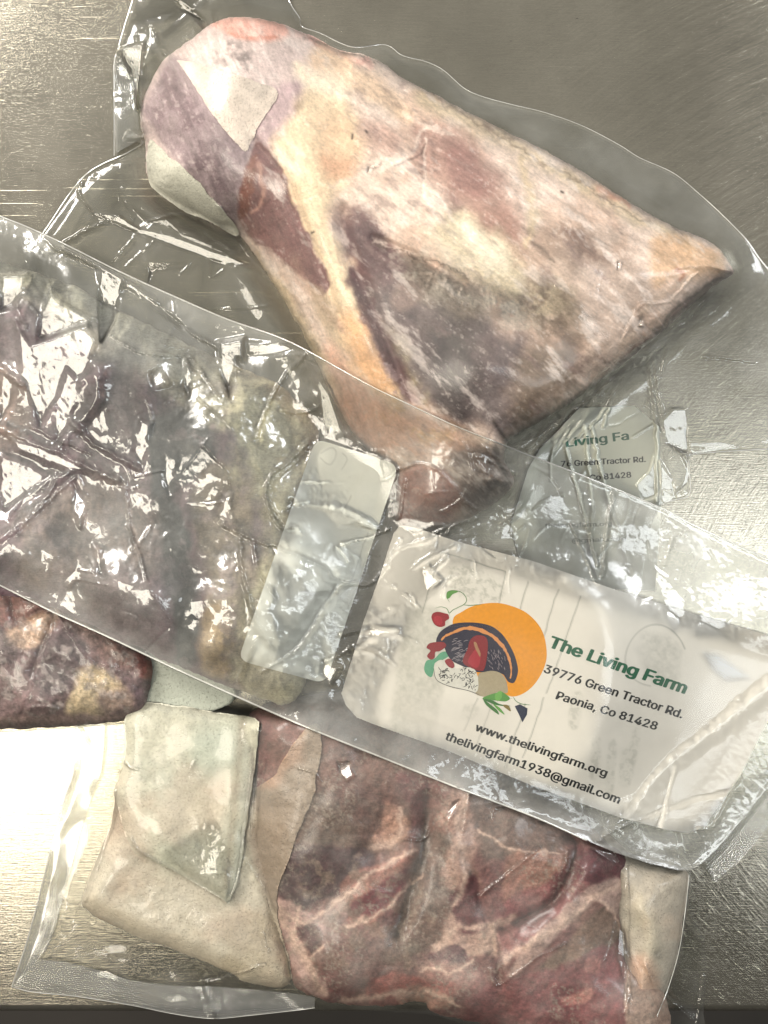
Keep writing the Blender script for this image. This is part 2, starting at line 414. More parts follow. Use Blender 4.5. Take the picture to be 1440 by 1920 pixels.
M_film = film_mat("clear_film", haze=0.05)
M_filmB = film_mat("creased_clear_film", haze=0.075, tint=(0.95, 0.955, 0.93), rough=0.07, bump=0.12, gain=1.25)
M_edge = film_mat("film_edge", haze=0.45, tint=(0.8, 0.8, 0.76), rough=0.12, bump=0.0, hazecol=(0.85, 0.84, 0.78), gain=1.5, painted=False)
M_leg = flesh_mat("lamb_fat_and_muscle", rough=0.5, bump=0.45, speck=0.24, frost=0.12, gain=1.42)
M_chop = flesh_mat("frozen_chop_flesh", rough=0.6, bump=0.6, speck=0.5, frost=0.15, gain=0.92, spec=.3)
M_guard = guard_mat("bone_guard_cloth")
M_card = plain_mat("label_paper", None, rough=0.65, noise=0.06, scale=120, bump=0.1, attr=True)
M_seal = seal_mat("embossed_seal", 1.25, 1.25)
M_steel = steel_mat()

# ------------------------------------------------------------------ the table
def build_table():
    y0 = -0.2945; r = 0.006; prof = [(0.75, 0.0)]
    prof += [(y0+r-r*math.sin(a), -r+r*math.cos(a)) for a in np.linspace(0, math.pi/2, 9)]
    prof += [(y0, -0.045), (y0+0.003, -0.047), (y0+0.012, -0.047)]
    xs = [-0.8, 0.8]; V = []; Q = []
    for (y, z) in prof:
        for x in xs: V.append((x, y, z))
    for i in range(len(prof)-1): Q.append((2*i, 2*i+2, 2*i+3, 2*i+1))
    me = mesh_from("steel_tabletop", V, Q, True); o = link("steel_tabletop", me, M_steel); o['kind'] = 'structure'
    me = mesh_from("floor", [(-3, -3, -0.86), (3, -3, -0.86), (3, 3, -0.86), (-3, 3, -0.86)], [(0, 1, 2, 3)], False)
    o = link("floor", me, plain_mat("dark_floor", '#2a2622', rough=0.7, noise=0.3, scale=8)); o['kind'] = 'structure'
build_table()

# ------------------------------------------------------------------ crumple helpers
def facets(f, n, amp, seed, bb=None, edge=None):
    """straight-creased crumple: heights on scattered points, flat triangles between them"""
    rs = np.random.RandomState(seed); x0, y0, x1, y1 = bb if bb else (f.x0-30, f.y0-30, f.X[0, -1]+30, f.Y[-1, 0]+30)
    pts = [Vector((rs.uniform(x0, x1), rs.uniform(y0, y1))) for _ in range(n)] + [Vector(c) for c in ((x0, y0), (x1, y0), (x1, y1), (x0, y1))]
    res = delaunay_2d_cdt(pts, [], [], 0, 1e-4); vs = res[0]; tris = res[2]
    hz = rs.uniform(-1, 1, len(vs)); hz[np.abs(hz) < 0.15] *= 0.3
    z = np.zeros_like(f.X)
    for t in tris:
        a, b, c = [np.array(vs[i]) for i in t[:3]]
        sl = f.crop((min(a[0], b[0], c[0]), min(a[1], b[1], c[1]), max(a[0], b[0], c[0]), max(a[1], b[1], c[1])), 1)
        X, Y = f.X[sl], f.Y[sl]
        if not X.size: continue
        d = (b[1]-c[1])*(a[0]-c[0])+(c[0]-b[0])*(a[1]-c[1])
        if abs(d) < 1e-6: continue
        u = ((b[1]-c[1])*(X-c[0])+(c[0]-b[0])*(Y-c[1]))/d; v = ((c[1]-a[1])*(X-c[0])+(a[0]-c[0])*(Y-c[1]))/d; w = 1-u-v
        ok = (u >= -1e-6) & (v >= -1e-6) & (w >= -1e-6); zz = hz[t[0]]*u+hz[t[1]]*v+hz[t[2]]*w
        z[sl] = np.where(ok, zz, z[sl])
    return z*amp

def creases(f, n, seed, bb, length, amp, w=2.2, ang=None, curl=0.5):
    """many fine random folds"""
    rs = random.Random(seed); z = np.zeros_like(f.X)
    for _ in range(n):
        x, y = rs.uniform(bb[0], bb[2]), rs.uniform(bb[1], bb[3]); a = rs.uniform(0, 2*math.pi) if ang is None else rs.gauss(ang, 0.4)
        L = rs.uniform(0.4, 1.0)*length; pts = [(x, y)]; c = rs.gauss(0, curl)
        for k in range(4):
            a += c/4+rs.gauss(0, 0.12); x += math.cos(a)*L/4; y += math.sin(a)*L/4; pts.append((x, y))
        z += f.line(pts, w*rs.uniform(0.7, 1.4), w*0.5)*amp*rs.uniform(0.3, 1)*rs.choice((1, 1, -0.6))
    return z

def glint(f, z, poly, lamp, feather=3.0, strength=1.0, jitter=0.0, seed=0, lift=0.0):
    """lay a patch of film flat, tilted so that it mirrors the lamp"""
    poly = np.array(poly, float); c = poly.mean(0); m = f.mask(poly, feather, smooth=False)
    if m.max() <= 0: return z
    zc = float(f.at(c[0], c[1], z))+lift
    p = np.array(unproj(c[0], c[1], zc)); v = np.array([0, 0, HC])-p; v /= np.linalg.norm(v)
    l = np.array(LAMPS[lamp])-p; l /= np.linalg.norm(l); n = v+l; n /= np.linalg.norm(n)
    gx, gy = -n[0]/n[2]+random.Random(seed).gauss(0, jitter), -n[1]/n[2]+random.Random(seed+1).gauss(0, jitter)
    k = (HC-zc)/HC/S
    plane = zc+gx*(f.X-c[0])*k-gy*(f.Y-c[1])*k
    rip = fbm(f.X, f.Y, 30, 77+seed, 3)*0.00020
    return z+(plane+rip-z)*m*strength

def dome(sd, R, p=0.5):
    t = np.clip(sd/R, 0, 1); return (1-(1-t)**2)**p

# ------------------------------------------------------------------ A: the leg joint
A_OUT = smooth_poly([(405,40),(440,32),(500,37),(548,52),(600,74),(640,96),(672,100),(716,118),(762,150),(812,174),(868,206),(885,214),(960,252),(1040,292),(1120,340),(1190,384),(1262,425),(1318,447),(1350,468),(1364,488),(1376,512),
  (1345,530),(1290,577),(1228,632),(1168,684),(1108,728),(1058,764),(1000,798),(958,822),(945,860),(965,905),(925,945),(850,985),(780,995),(742,975),(735,930),(720,905),(690,850),(655,800),(620,735),(585,660),(548,590),(505,520),(470,468),(440,432),
  (400,418),(350,392),(298,362),(276,330),(272,270),(262,215),(276,168),(302,118),(335,90),(365,68)], 4)
fA = Field(240, 10, 1400, 1010, 2)
def build_leg_field():
    f = fA; X, Y = f.X, f.Y
    f.sd = f.sdf(A_OUT, None, 1.5, 18, 5)
    cut = f.line([(1400,500),(1290,590),(1110,742),(955,836)], 95)
    shank = sstep(600, 860, Y+0.35*(720-X))*sstep(1010, 900, X)
    R = 150-112*cut; R = R-35*shank
    hm = 0.062-0.020*shank-0.014*sstep(420, 270, X)-0.014*sstep(1150, 1370, X)
    z = hm*dome(f.sd, R, 0.5)
    z += 0.0022*fbm(X, Y, 150, 11, 3)*dome(f.sd, 60)
    # muscle seams and swellings
    L = f.line
    z -= 0.0060*L([(640,400),(655,480),(700,580),(745,690),(770,745)], 17, 14)
    z += 0.0040*L([(560,180),(590,330),(590,440),(640,560),(700,690),(760,760)], 34, 30)
    z -= 0.0035*L([(480,270),(530,330),(570,420),(610,520),(640,600)], 12, 8)
    z += 0.0045*L([(880,560),(900,680),(880,740)], 90, 60)
    z += 0.0035*L([(860,260),(960,380),(1080,560)], 60)
    z -= 0.0010*L([(780,240),(800,300),(790,380),(820,430)], 9, 7)
    z -= 0.0010*L([(700,300),(770,290),(800,250),(760,225)], 8, 6)
    z -= 0.0030*L([(700,445),(760,470),(820,500),(870,530)], 8)
    z -= 0.0012*L([(1000,440),(1020,470),(1040,500)], 10)
    z -= 0.0025*L([(740,215),(900,290),(1100,400),(1280,480)], 12, 8)
    z += 0.0009*ridged(X, Y, 80, 23, 2)*sstep(0, 30, f.sd)
    z += 0.00018*fbm(X, Y, 16, 31, 3)*sstep(0, 12, f.sd)
    # frosty rough patch in the middle
    fr = np.maximum(f.mask([(740,450),(830,480),(960,520),(1040,570),(1100,600),(1060,640),(940,600),(860,560),(760,520)], 40), 0)
    z += 0.0003*np.abs(fbm(X, Y, 9, 41, 3))*fr
    f.z = np.maximum(z, 0.0005)*sstep(-3, 1, f.sd)
    # colour of fat, sinew and muscle
    f.col = np.zeros(X.shape+(3,)); f.col[:] = srgb('#dcc7b5')
    M, P = f.mask, f.paint
    n1 = np.clip(0.5+0.5*fbm(X, Y, 90, 61, 5), 0, 1); n2 = np.clip(0.5+0.5*fbm(X, Y, 30, 67, 5, .6), 0, 1)
    P(sstep(0.5, 0.8, n1), '#cfae94', 0.6)
    # skinned upper end: dull mauve over the guard
    P(M([(250,220),(290,100),(360,50),(420,20),(600,60),(600,150),(560,210),(500,300),(470,440),(400,430),(270,350)], 16, 10), '#cdbab2', 1)
    P(M([(300,120),(335,100),(380,160),(430,230),(480,300),(450,420),(410,400),(350,330),(275,235),(270,190)], 16, 12, 30, 7), '#8f7c80', .9)
    P(M([(300,140),(330,150),(400,250),(440,380),(420,400),(360,310),(290,220)], 14, 14, 25, 9)*sstep(.4, .7, n2), '#705a60', .7)
    P(M([(405,90),(440,80),(470,110),(450,160),(400,140)], 16, 14, 25, 4)*sstep(.35, .7, n2), '#7f7470', .75)
    P(M([(395,42),(440,28),(510,35),(545,50),(530,70),(470,75),(430,62)], 7, 5), '#e4b09e', .95)
    P(L([(428,60),(450,70),(500,72),(520,68)], 6, 4, warp=3), '#c97a5c', .6)
    P(L([(560,60),(610,85),(650,105),(690,118)], 12, 9, warp=5), '#dca597', .8)
    P(L([(590,82),(620,98),(655,112)], 4, 3, warp=3), '#a85c58', .7)
    P(L([(570,70),(640,92),(665,98),(700,120)], 3, 2, warp=5, wscale=9), '#57463c', .6)
    P(M([(495,170),(530,160),(580,165),(585,200),(555,240),(520,280),(480,270)], 10, 8), '#b39a9c', .85)
    P(M([(575,150),(590,170),(586,200),(566,225),(555,215),(560,195),(578,180)], 6, 6, 16), '#6c4c50', .85)
    P(M([(540,250),(560,240),(580,260),(570,290),(548,285)], 10, 8), '#8a7068', .5)
    P(M([(600,80),(680,130),(760,190),(780,230),(700,190),(620,150),(575,110)], 14, 8), '#e0c3a2', .9)
    P(M([(560,120),(640,150),(650,190),(600,190),(570,160)], 14, 8), '#ecdcc0', .95)
    # yellow fat running down to the shank
    P(M([(590,170),(660,200),(680,260),(650,340),(620,400),(640,480),(680,560),(720,650),(760,740),(720,760),(650,690),(600,590),(560,480),(530,380),(510,300),(540,230)], 18, 10), '#dfc8a4', 1)
    P(M([(600,230),(660,230),(690,290),(640,330),(600,320)], 20, 10), '#d6b491', .6)
    P(M([(640,590),(690,600),(725,670),(745,735),(700,730),(660,680)], 20, 6), '#e0b07c', .9)
    P(M([(500,500),(540,540),(580,620),(640,720),(620,730),(560,640),(505,560),(480,480)], 12, 6), '#d8c49e', .9)
    P(M([(610,640),(660,700),(740,755),(860,800),(900,860),(820,870),(740,850),(680,840),(630,740)], 20, 10), '#dcae92', .95)
    P(M([(620,690),(680,740),(700,850),(680,860),(640,780)], 14, 8), '#d3a68e', .7)
    P(M([(700,740),(800,760),(880,820),(800,830),(740,800)], 16, 8)*sstep(.4, .7, n2), '#d9b07a', .7)
    P(M([(740,880),(800,870),(850,900),(860,940),(820,990),(745,980),(725,930)], 14, 8), '#a26a58', .95)
    P(M([(850,840),(950,850),(960,930),(880,960),(850,900)], 16, 8), '#6f5850', .95)
    # dark shin muscle
    P(M([(484,268),(505,285),(520,300),(535,330),(548,372),(572,420),(598,480),(615,530),(600,555),(565,520),(520,480),(480,455),(452,420),(444,380),(456,330)], 4, 5, 22), '#835f5c', 1)
    P(M([(456,330),(470,300),(485,290),(476,340),(462,400),(446,400)], 5, 4, 16), '#8c5844', .7)
    P(L([(486,305),(492,345),(488,385),(470,400)], 5, 3, warp=3), '#c79a86', .6)
    P(M([(450,405),(520,440),(560,480),(580,520),(540,500),(480,460)], 10, 6), '#906a64', .6)
    P(L([(548,490),(562,520),(600,560),(640,620)], 12, 8, warp=6), '#a98676', .6)
    P(M([(590,540),(630,580),(620,620),(590,590)], 8, 5), '#b9a489', .7)
    # big purple muscles; lower part also darkened with shading put into the colour
    P(M([(790,240),(860,250),(930,300),(965,370),(980,440),(975,500),(930,490),(880,440),(830,380),(790,320),(780,270)], 22, 14), '#b38f80', .95)
    P(M([(840,270),(900,290),(930,340),(900,370),(850,350),(830,300)], 18, 12), '#a0766c', .8)
    P(M([(890,380),(950,400),(990,470),(1010,540),(960,510),(910,450)], 16, 12), '#a07c6e', .7)
    P(M([(680,230),(730,235),(760,260),(740,290),(690,270)], 18, 10), '#b8907f', .7)
    P(M([(600,290),(660,300),(660,330),(610,330)], 14, 10), '#cc9a78', .6)
    P(M([(640,400),(690,400),(730,450),(770,500),(800,560),(760,600),(700,560),(655,510)], 14, 12), '#735454', .95)
    P(M([(655,430),(700,430),(735,480),(740,520),(690,510),(655,480)], 14, 12), '#5f4246', .8)
    P(M([(680,550),(760,530),(850,540),(920,600),(1000,630),(1030,700),(1000,780),(940,812),(870,800),(800,770),(745,720),(700,640)], 34, 14), '#6b5d5c', .95)
    P(M([(800,620),(850,600),(900,650),(890,760),(850,790),(810,720)], 26, 14), '#463c3e', .85)
    P(M([(840,560),(880,590),(890,640),(860,640)], 20, 12), '#5f5450', .6)
    P(M([(660,500),(690,540),(720,620),(760,700),(790,760),(760,750),(715,680),(680,600),(650,530)], 8, 8, 18), '#66474a', .85)
    P(M([(700,640),(730,680),(770,750),(740,730)], 6, 7, 12)*sstep(.45, .6, n2), '#a88f8a', .7)
    P(L([(735,620),(770,690),(800,750)], 12, 8, warp=8)*n2, '#a89a74', .7)
    P(M([(745,540),(780,530),(790,560),(760,580),(735,570)], 10, 6), '#9c857a', .7)
    # pale frosty middle band
    P(M([(810,420),(870,400),(920,440),(1000,500),(1060,540),(1080,590),(1000,590),(920,540),(850,500)], 26, 16), '#cfc1a2', .95)
    P(M([(860,420),(900,430),(960,490),(930,500),(870,460)], 16, 10), '#e2dac2', .7)
    P(M([(760,480),(820,500),(880,540),(900,590),(840,580),(780,540)], 20, 14), '#a0907f', .8)
    P(fr*sstep(.5, .75, n2), '#d8cdba', .8)
    # right-hand tan sheet
    P(M([(1000,420),(1100,420),(1200,480),(1230,560),(1180,640),(1100,700),(1010,770),(960,760),(990,660),(1040,600),(1000,520)], 30, 16)*(.5+.5*n1), '#a08876', .85)
    P(M([(1050,420),(1090,440),(1130,480),(1100,500),(1060,460)], 16, 14)*sstep(.3, .7, n2), '#75594c', .8)
    P(M([(1000,520),(1060,560),(1080,640),(1040,680),(990,600)], 24, 16)*sstep(.35, .7, n2), '#85705f', .8)
    P(M([(980,680),(1060,660),(1080,700),(1020,760),(970,780)], 20, 12), '#7d6c5a', .8)
    P(L([(980,300),(1000,400),(990,460)], 12, 8, warp=8), '#d3bd98', .8)
    P(L([(790,180),(900,240),(1050,320),(1180,400),(1300,460)], 16, 12, warp=6), '#d8c5a2', .8)
    P(L([(820,190),(950,262),(1100,350),(1220,420)], 4, 3, warp=7, wscale=14), '#8d7764', .6)
    P(L([(1120,355),(1180,385),(1150,370)], 8, 5, warp=4), '#cf8e70', .6)
    P(M([(1240,440),(1320,455),(1360,490),(1340,515),(1270,520),(1230,540),(1220,490)], 14, 8), '#d2ac80', .8)
    P(L([(1270,505),(1282,515),(1275,525)], 5, 4), '#a8643c', .7)
    # cut face along the lower right edge
    P(L([(1372,512),(1300,568),(1215,645),(1160,690)], 15, 11, warp=5), '#64474a', .92)
    P(L([(1350,522),(1290,560),(1230,615)], 4, 3, warp=5), '#2f1d22', .6)
    P(L([(1150,698),(1090,745),(1010,795),(950,826)], 9, 8, warp=5, wscale=10), '#4b3732', .9)
    P(L([(925,790),(940,812),(950,825)], 4, 4), '#33211e', .8)
    P(L([(1300,520),(1230,560),(1190,620),(1150,680)], 7, 5, warp=5), '#cbb39a', .5)
    # sinew ridges and small dark hairs
    for q, w in (([(620,350),(700,320),(770,290),(790,245),(820,238)], 5), ([(760,215),(790,230),(815,243),(850,250)], 5), ([(797,260),(795,330),(800,390)], 3), ([(700,450),(750,470),(800,478)], 3)):
        P(L(q, w, w*.7, warp=4, wscale=9)*(.4+.6*n2), '#ead6c4', .8)
    P(L([(740,310),(785,292),(797,270)], 2.2, 2, warp=1.5), '#5c4038', .7)
    P(L([(700,455),(760,475),(840,500),(880,520)], 2.6, 2, warp=6, wscale=10), '#5d4a40', .6)
    P(L([(1000,455),(1020,470),(1036,492)], 4, 3, warp=3), '#6b5b4e', .7)
    for q in ([(661,252),(660,260)], [(686,245),(688,248)], [(584,437),(588,435)], [(812,170),(814,176)], [(1052,359),(1056,361)], [(745,522),(747,523)]):
        P(L(q, 2.2, smooth=False), '#1c1612', .9)
    # grain of fat and muscle
    w = sstep(760, 560, X-0.25*(Y-500)); g1 = streaks(X, Y, 0.62, 9, 5, 83)*(1-w)+streaks(X, Y, 1.15, 9, 5, 84)*w
    g2 = streaks(X, Y, 0.62, 3.2, 4, 85, 3)*(1-w)+streaks(X, Y, 1.15, 3.2, 4, 86, 3)*w
    pale = np.clip(streaks(X, Y, 0.8, 26, 3, 89, 5, .65), 0, 1); dark = np.clip(streaks(X, Y, 0.7, 34, 2.4, 91, 5, .65), 0, 1)
    strip = np.maximum(L([(600,160),(600,300),(600,420),(640,560),(700,690),(760,780)], 40, 34), 0)
    P(sstep(.25, .8, pale)*sstep(300, 560, X)*(1-.7*strip), '#eee2d8', .40); P(sstep(.3, .9, dark)*sstep(520, 660, X)*(1-.9*strip), '#8a726c', .5)
    P(sstep(.55, .95, np.clip(fbm(X, Y, 7, 93, 3, .7)*.6+g1*.6+.2, 0, 1)), '#eee4d8', .18)
    f.col = f.col**1.15; gray = f.col.mean(-1, keepdims=True); f.col = gray+(f.col-gray)*.82; f.col *= np.array([1.02, .99, 1.06])
    f.col *= (1+0.17*g1+0.12*g2+0.10*fbm(X, Y, 26, 87, 4, .65)+.08*fbm(X, Y, 4, 88, 2))[..., None]
build_leg_field()

def guard_field(bb, out, base, col, lift=0.0015, warp=2, seed=5, wr=0.0006, step=2, mats=None):
    f = Field(*bb, step); f.sd = f.sdf(smooth_poly(out, 3), None, warp, 18, seed)
    f.z = base(f.X, f.Y)+lift+wr*fbm(f.X, f.Y, 60, seed+3, 3)+0.0002*fbm(f.X, f.Y, 9, seed+4, 2)
    f.col = np.zeros(f.X.shape+(3,)); f.col[:] = srgb(col)
    return f
legz = lambda x, y: fA.at(x, y)
def near_leg(x, y):      # lets a pad hang a little past the meat's outline
    return np.maximum(fA.at(x, y), 0.012)
gA1 = guard_field((300, 100, 540, 300), [(334,112),(400,128),(460,146),(518,168),(512,195),(492,225),(472,262),(462,285),(430,255),(400,215),(370,170),(345,130)], legz, '#e3d3ca', seed=21)
gA2 = guard_field((255, 250, 480, 450), [(282,262),(310,285),(350,320),(390,360),(425,400),(447,430),(440,442),(400,420),(350,398),(300,365),(284,350),(276,320),(277,285)], near_leg, '#d8d5ca', seed=31)

for g in (gA1, gA2):
    g.z = blur(g.z, 2, 1)-(.0008 if g is gA1 else 0); g.col *= (1.08+.22*np.clip(fbm(g.X, g.Y, 30, 37, 4), -1, 1))[..., None]
    fA.z = np.where(g.at(fA.X, fA.Y, g.sd, -1) > 0, np.minimum(fA.z, g.at(fA.X, fA.Y)-.0006), fA.z)

# ------------------------------------------------------------------ D: pack of chops at the bottom
D_OUT = smooth_poly([(470,1338),(600,1300),(760,1320),(900,1400),(1060,1520),(1120,1560),(1176,1600),(1180,1650),(1172,1720),(1180,1800),(1240,1850),(1262,1960),(1230,1990),(1000,1965),(940,1925),(820,1902),(790,1878),(740,1884),(690,1888),(640,1882),(585,1868),(552,1850),(540,1800),(518,1740),(490,1660),(470,1560),(476,1450)], 4)
fD = Field(440, 1280, 1300, 2000, 2)
def build_chop_field():
    f = fD; X, Y = f.X, f.Y; L, P = f.line, f.paint
    M = lambda p, fe, w=0, ws=20, sd_=1: f.mask(p, fe*.5, w*.7, 34, sd_)
    f.sd = f.sdf(D_OUT, None, 3, 26, 15)
    z = 0.030*dome(f.sd, 85, 0.6)
    z += 0.0032*fbm(X, Y, 110, 111, 3)*dome(f.sd, 50)
    z -= 0.010*L([(800,1500),(798,1570),(780,1640),(745,1750)], 16, 12)      # deep seam between two chops
    z += 0.003*L([(860,1490),(850,1560),(870,1640)], 26, 20)
    z -= 0.008*L([(1068,1570),(1080,1600),(1040,1690),(940,1740)], 12, 10)
    z += 0.004*L([(1120,1620),(1060,1700),(1000,1760)], 30, 24)
    z += 0.003*L([(650,1440),(660,1460)], 40)
    z += 0.003*L([(770,1590),(700,1660),(640,1710)], 22, 18)
    z -= 0.003*L([(870,1600),(900,1680),(930,1790),(940,1850)], 10, 8)
    z += 0.0035*L([(960,1580),(1000,1620)], 30)
    z += 0.0012*ridged(X, Y, 50, 123, 3)*sstep(0, 30, f.sd)
    z += 0.0006*fbm(X, Y, 12, 131, 4)*sstep(0, 12, f.sd)
    f.z = np.maximum(z, 0.0005)*sstep(-3, 1, f.sd)
    f.col = np.zeros(X.shape+(3,)); f.col[:] = srgb('#7d5c58')
    n1 = np.clip(.5+.5*fbm(X, Y, 80, 161, 5), 0, 1); n2 = np.clip(.5+.5*fbm(X, Y, 26, 167, 5, .6), 0, 1)
    P(sstep(.5, .75, n1), '#8d7468', .6); P(sstep(.55, .8, 1-n1), '#6a4a4a', .5)
    P(M([(560,1380),(700,1390),(800,1440),(770,1560),(700,1600),(560,1600),(540,1500)], 20, 12), '#6f5c52', .9)
    P(M([(600,1480),(680,1470),(730,1530),(700,1580),(560,1585),(560,1520)], 22, 14), '#5e564c', .7)
    P(M([(520,1590),(640,1588),(700,1600),(680,1660),(600,1690),(560,1705),(520,1680)], 12, 8), '#3c2c30', 1)
    P(M([(740,1450),(800,1460),(800,1520),(790,1575),(772,1560),(760,1500)], 10, 10), '#6a4444', .85)
    P(M([(720,1500),(752,1520),(768,1565),(740,1580),(700,1580),(716,1540)], 10, 8), '#b89684', .85)
    P(M([(640,1650),(700,1620),(760,1600),(792,1585),(785,1640),(740,1690),(700,1730),(660,1735),(640,1700)], 9, 8), '#a3776a', .8)
    P(M([(660,1700),(690,1670),(750,1635),(785,1620),(760,1660),(710,1705),(670,1728)], 9, 9), '#6a2630', .95)
    P(M([(500,1680),(540,1690),(600,1720),(640,1690),(655,1720),(630,1760),(600,1745),(560,1760),(590,1820),(620,1860),(600,1872),(560,1840),(530,1760),(505,1710)], 8, 9), '#b99f98', 1)
    P(M([(555,1735),(575,1728),(600,1740),(602,1770),(590,1790),(565,1770)], 6, 6), '#543a3c', 1)
    P(M([(610,1700),(660,1740),(700,1760),(820,1760),(800,1820),(700,1850),(620,1830),(600,1780)], 16, 12), '#75605a', .8)
    P(M([(780,1600),(840,1560),(900,1680),(860,1740),(780,1800),(720,1800),(760,1700)], 20, 12), '#6c5e54', .85)
    P(M([(840,1480),(900,1470),(900,1560),(860,1660),(830,1640),(845,1560),(820,1540)], 14, 10), '#b59a8e', .85)
    P(M([(880,1440),(1000,1470),(1060,1540),(1060,1590),(980,1600),(920,1620),(890,1560)], 18, 12), '#66564e', .9)
    P(M([(845,1680),(880,1640),(900,1660),(895,1740),(870,1755),(850,1720)], 8, 8), '#55282e', 1)
    P(M([(840,1710),(862,1750),(900,1745),(960,1720),(960,1780),(900,1790),(820,1790),(825,1760)], 10, 8), '#bca496', 1)
    P(M([(808,1790),(850,1772),(870,1780),(875,1800),(850,1808),(815,1806)], 5, 4), '#523a40', 1)
    P(M([(790,1800),(860,1810),(900,1830),(840,1870),(780,1880),(740,1870),(780,1840)], 12, 8), '#b3998e', .6)
    P(M([(690,1840),(740,1825),(800,1840),(860,1850),(800,1890),(700,1892)], 10, 8), '#9c5a50', .6)
    P(M([(740,1860),(800,1850),(850,1880),(770,1895)], 8, 5), '#bfa090', .7)
    P(M([(960,1600),(1010,1600),(1060,1610),(1040,1660),(980,1700),(940,1680)], 14, 10), '#a5806f', .7)
    P(M([(940,1700),(1010,1660),(1060,1620),(1080,1590),(1170,1610),(1175,1640),(1100,1680),(1060,1740),(1010,1780),(950,1790)], 16, 12), '#7e4c50', .8)
    P(M([(1085,1600),(1140,1590),(1176,1620),(1160,1660),(1090,1650)], 10, 8), '#541f2e', .95)
    P(M([(1170,1650),(1165,1720),(1140,1700),(1110,1690),(1060,1740),(1000,1800),(950,1830),(1000,1760),(1070,1690),(1110,1660)], 9, 8), '#b59d94', 1)
    P(M([(1125,1700),(1150,1720),(1170,1760),(1100,1790),(1000,1830),(1060,1770)], 10, 8), '#7a6a5c', .9)
    P(M([(1170,1760),(1176,1860),(1180,1960),(900,1960),(880,1880),(960,1840),(1080,1800)], 14, 12), '#7c4a4c', .9)
    P(M([(1060,1870),(1110,1855),(1100,1875),(1060,1885)], 6, 6), '#b98a80', .8)
    P(M([(1100,1800),(1125,1795),(1125,1825),(1105,1825)], 6, 6), '#b08078', .7)
    P(M([(1176,1790),(1220,1800),(1270,1860),(1270,1980),(1180,1980)], 8, 8), '#b5a090', .85)
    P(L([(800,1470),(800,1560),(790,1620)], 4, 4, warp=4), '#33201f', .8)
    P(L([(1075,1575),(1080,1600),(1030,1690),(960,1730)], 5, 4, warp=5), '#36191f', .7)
    P(L([(930,1760),(935,1800),(925,1850)], 3, 3, warp=4), '#4a2326', .7)
    P(L([(800,1600),(795,1680),(770,1760)], 4, 3, warp=5), '#4a3a34', .5)
    P(M([(560,1600),(700,1600),(820,1700),(800,1820),(620,1800)], 30, 10)*sstep(.52, .7, n2), '#8f8272', .5)
    g1 = streaks(X, Y, 2.3, 7, 3, 183, 4, .65); fz = np.clip(fbm(X, Y, 60, 190, 4, .6)+.15, 0, 1)
    P(np.clip(fbm(X, Y, 90, 192, 3), 0, 1), '#8d4a50', .22)
    P(np.ones_like(X), '#8c5f60', .16)
    for q, w in (([(508,1690),(545,1745),(570,1800),(605,1862)], 9), ([(510,1690),(560,1728),(610,1708),(680,1650),(780,1592)], 5), ([(700,1590),(745,1572),(752,1520)], 7), ([(872,1490),(858,1560),(872,1640),(850,1700)], 8),
                 ([(820,1776),(858,1738),(900,1742),(960,1722)], 9), ([(950,1796),(1040,1742),(1110,1684),(1172,1656)], 8), ([(1110,1684),(1150,1712),(1168,1760)], 5), ([(560,1700),(552,1760),(580,1796),(606,1770)], 4), ([(655,1735),(720,1705),(790,1640)], 4), ([(790,1815),(850,1822),(890,1800)], 5), ([(640,1880),(720,1868),(800,1860),(860,1884)], 6), ([(900,1560),(960,1590),(1050,1600)], 4)):
        P(L(q, w, w*.7, warp=5, wscale=18, seed=int(w*7))*(.75+.25*n2), '#d8bcae', .85)
    f.col = f.col**1.15
    P(sstep(.0, .7, fbm(X, Y, 5, 191, 3, .7))*sstep(.1, .7, fz), '#978a7e', .55)
    f.col *= (1+0.22*g1+0.16*fbm(X, Y, 5, 187, 2)+.14*fbm(X, Y, 20, 188, 3))[..., None]
build_chop_field()
D_low = smooth_poly([(225,1480),(300,1500),(480,1480),(560,1380),(600,1360),(590,1480),(545,1600),(518,1690),(535,1770),(548,1835),(520,1850),(456,1842),(440,1828),(380,1800),(300,1772),(215,1738),(165,1708),(156,1690),(170,1640),(190,1590),(212,1540)], 3)
D_up = smooth_poly([(236,1335),(262,1318),(330,1322),(400,1335),(478,1345),(484,1375),(476,1440),(468,1510),(460,1570),(448,1640),(432,1690),(424,1692),(372,1660),(310,1626),(255,1600),(238,1570),(216,1500),(214,1480),(228,1440),(236,1400)], 3)
D_flap = smooth_poly([(1120,1560),(1180,1600),(1250,1625),(1290,1636),(1284,1700),(1272,1780),(1252,1850),(1235,1900),(1240,1990),(1150,1990),(1160,1800)], 3)
gD1 = Field(140, 1340, 620, 1870, 2); gD1.sd = gD1.sdf(D_low, None, 3, 40, 71)
gD1.z = 0.012*dome(gD1.sd, 34, .6)+0.0012*fbm(gD1.X, gD1.Y, 90, 72, 3)+0.0003*fbm(gD1.X, gD1.Y, 12, 73, 3)
gD1.z = np.maximum(gD1.z, 0.0006); gD1.z += 0.0015*gD1.line([(165,1690),(260,1590),(300,1560)], 20)
gD1.z = np.maximum(gD1.z, fD.at(gD1.X, gD1.Y)+0.0012)
gD2 = Field(195, 1300, 500, 1710, 2); gD2.sd = gD2.sdf(D_up, None, 2, 30, 81)
gD2.z = np.maximum(gD1.at(gD2.X, gD2.Y), .010)+0.002+0.004*dome(gD2.sd, 24, .6)+0.0010*fbm(gD2.X, gD2.Y, 80, 82, 3)+0.0003*fbm(gD2.X, gD2.Y, 11, 83, 3)
gD2.z += 0.0010*gD2.line([(440,1340),(432,1480),(420,1580)], 16)
gD2.z = blur(gD2.z, 2, 1)
gD3 = Field(1100, 1540, 1320, 2000, 2); gD3.sd = gD3.sdf(D_flap, None, 2, 30, 91)
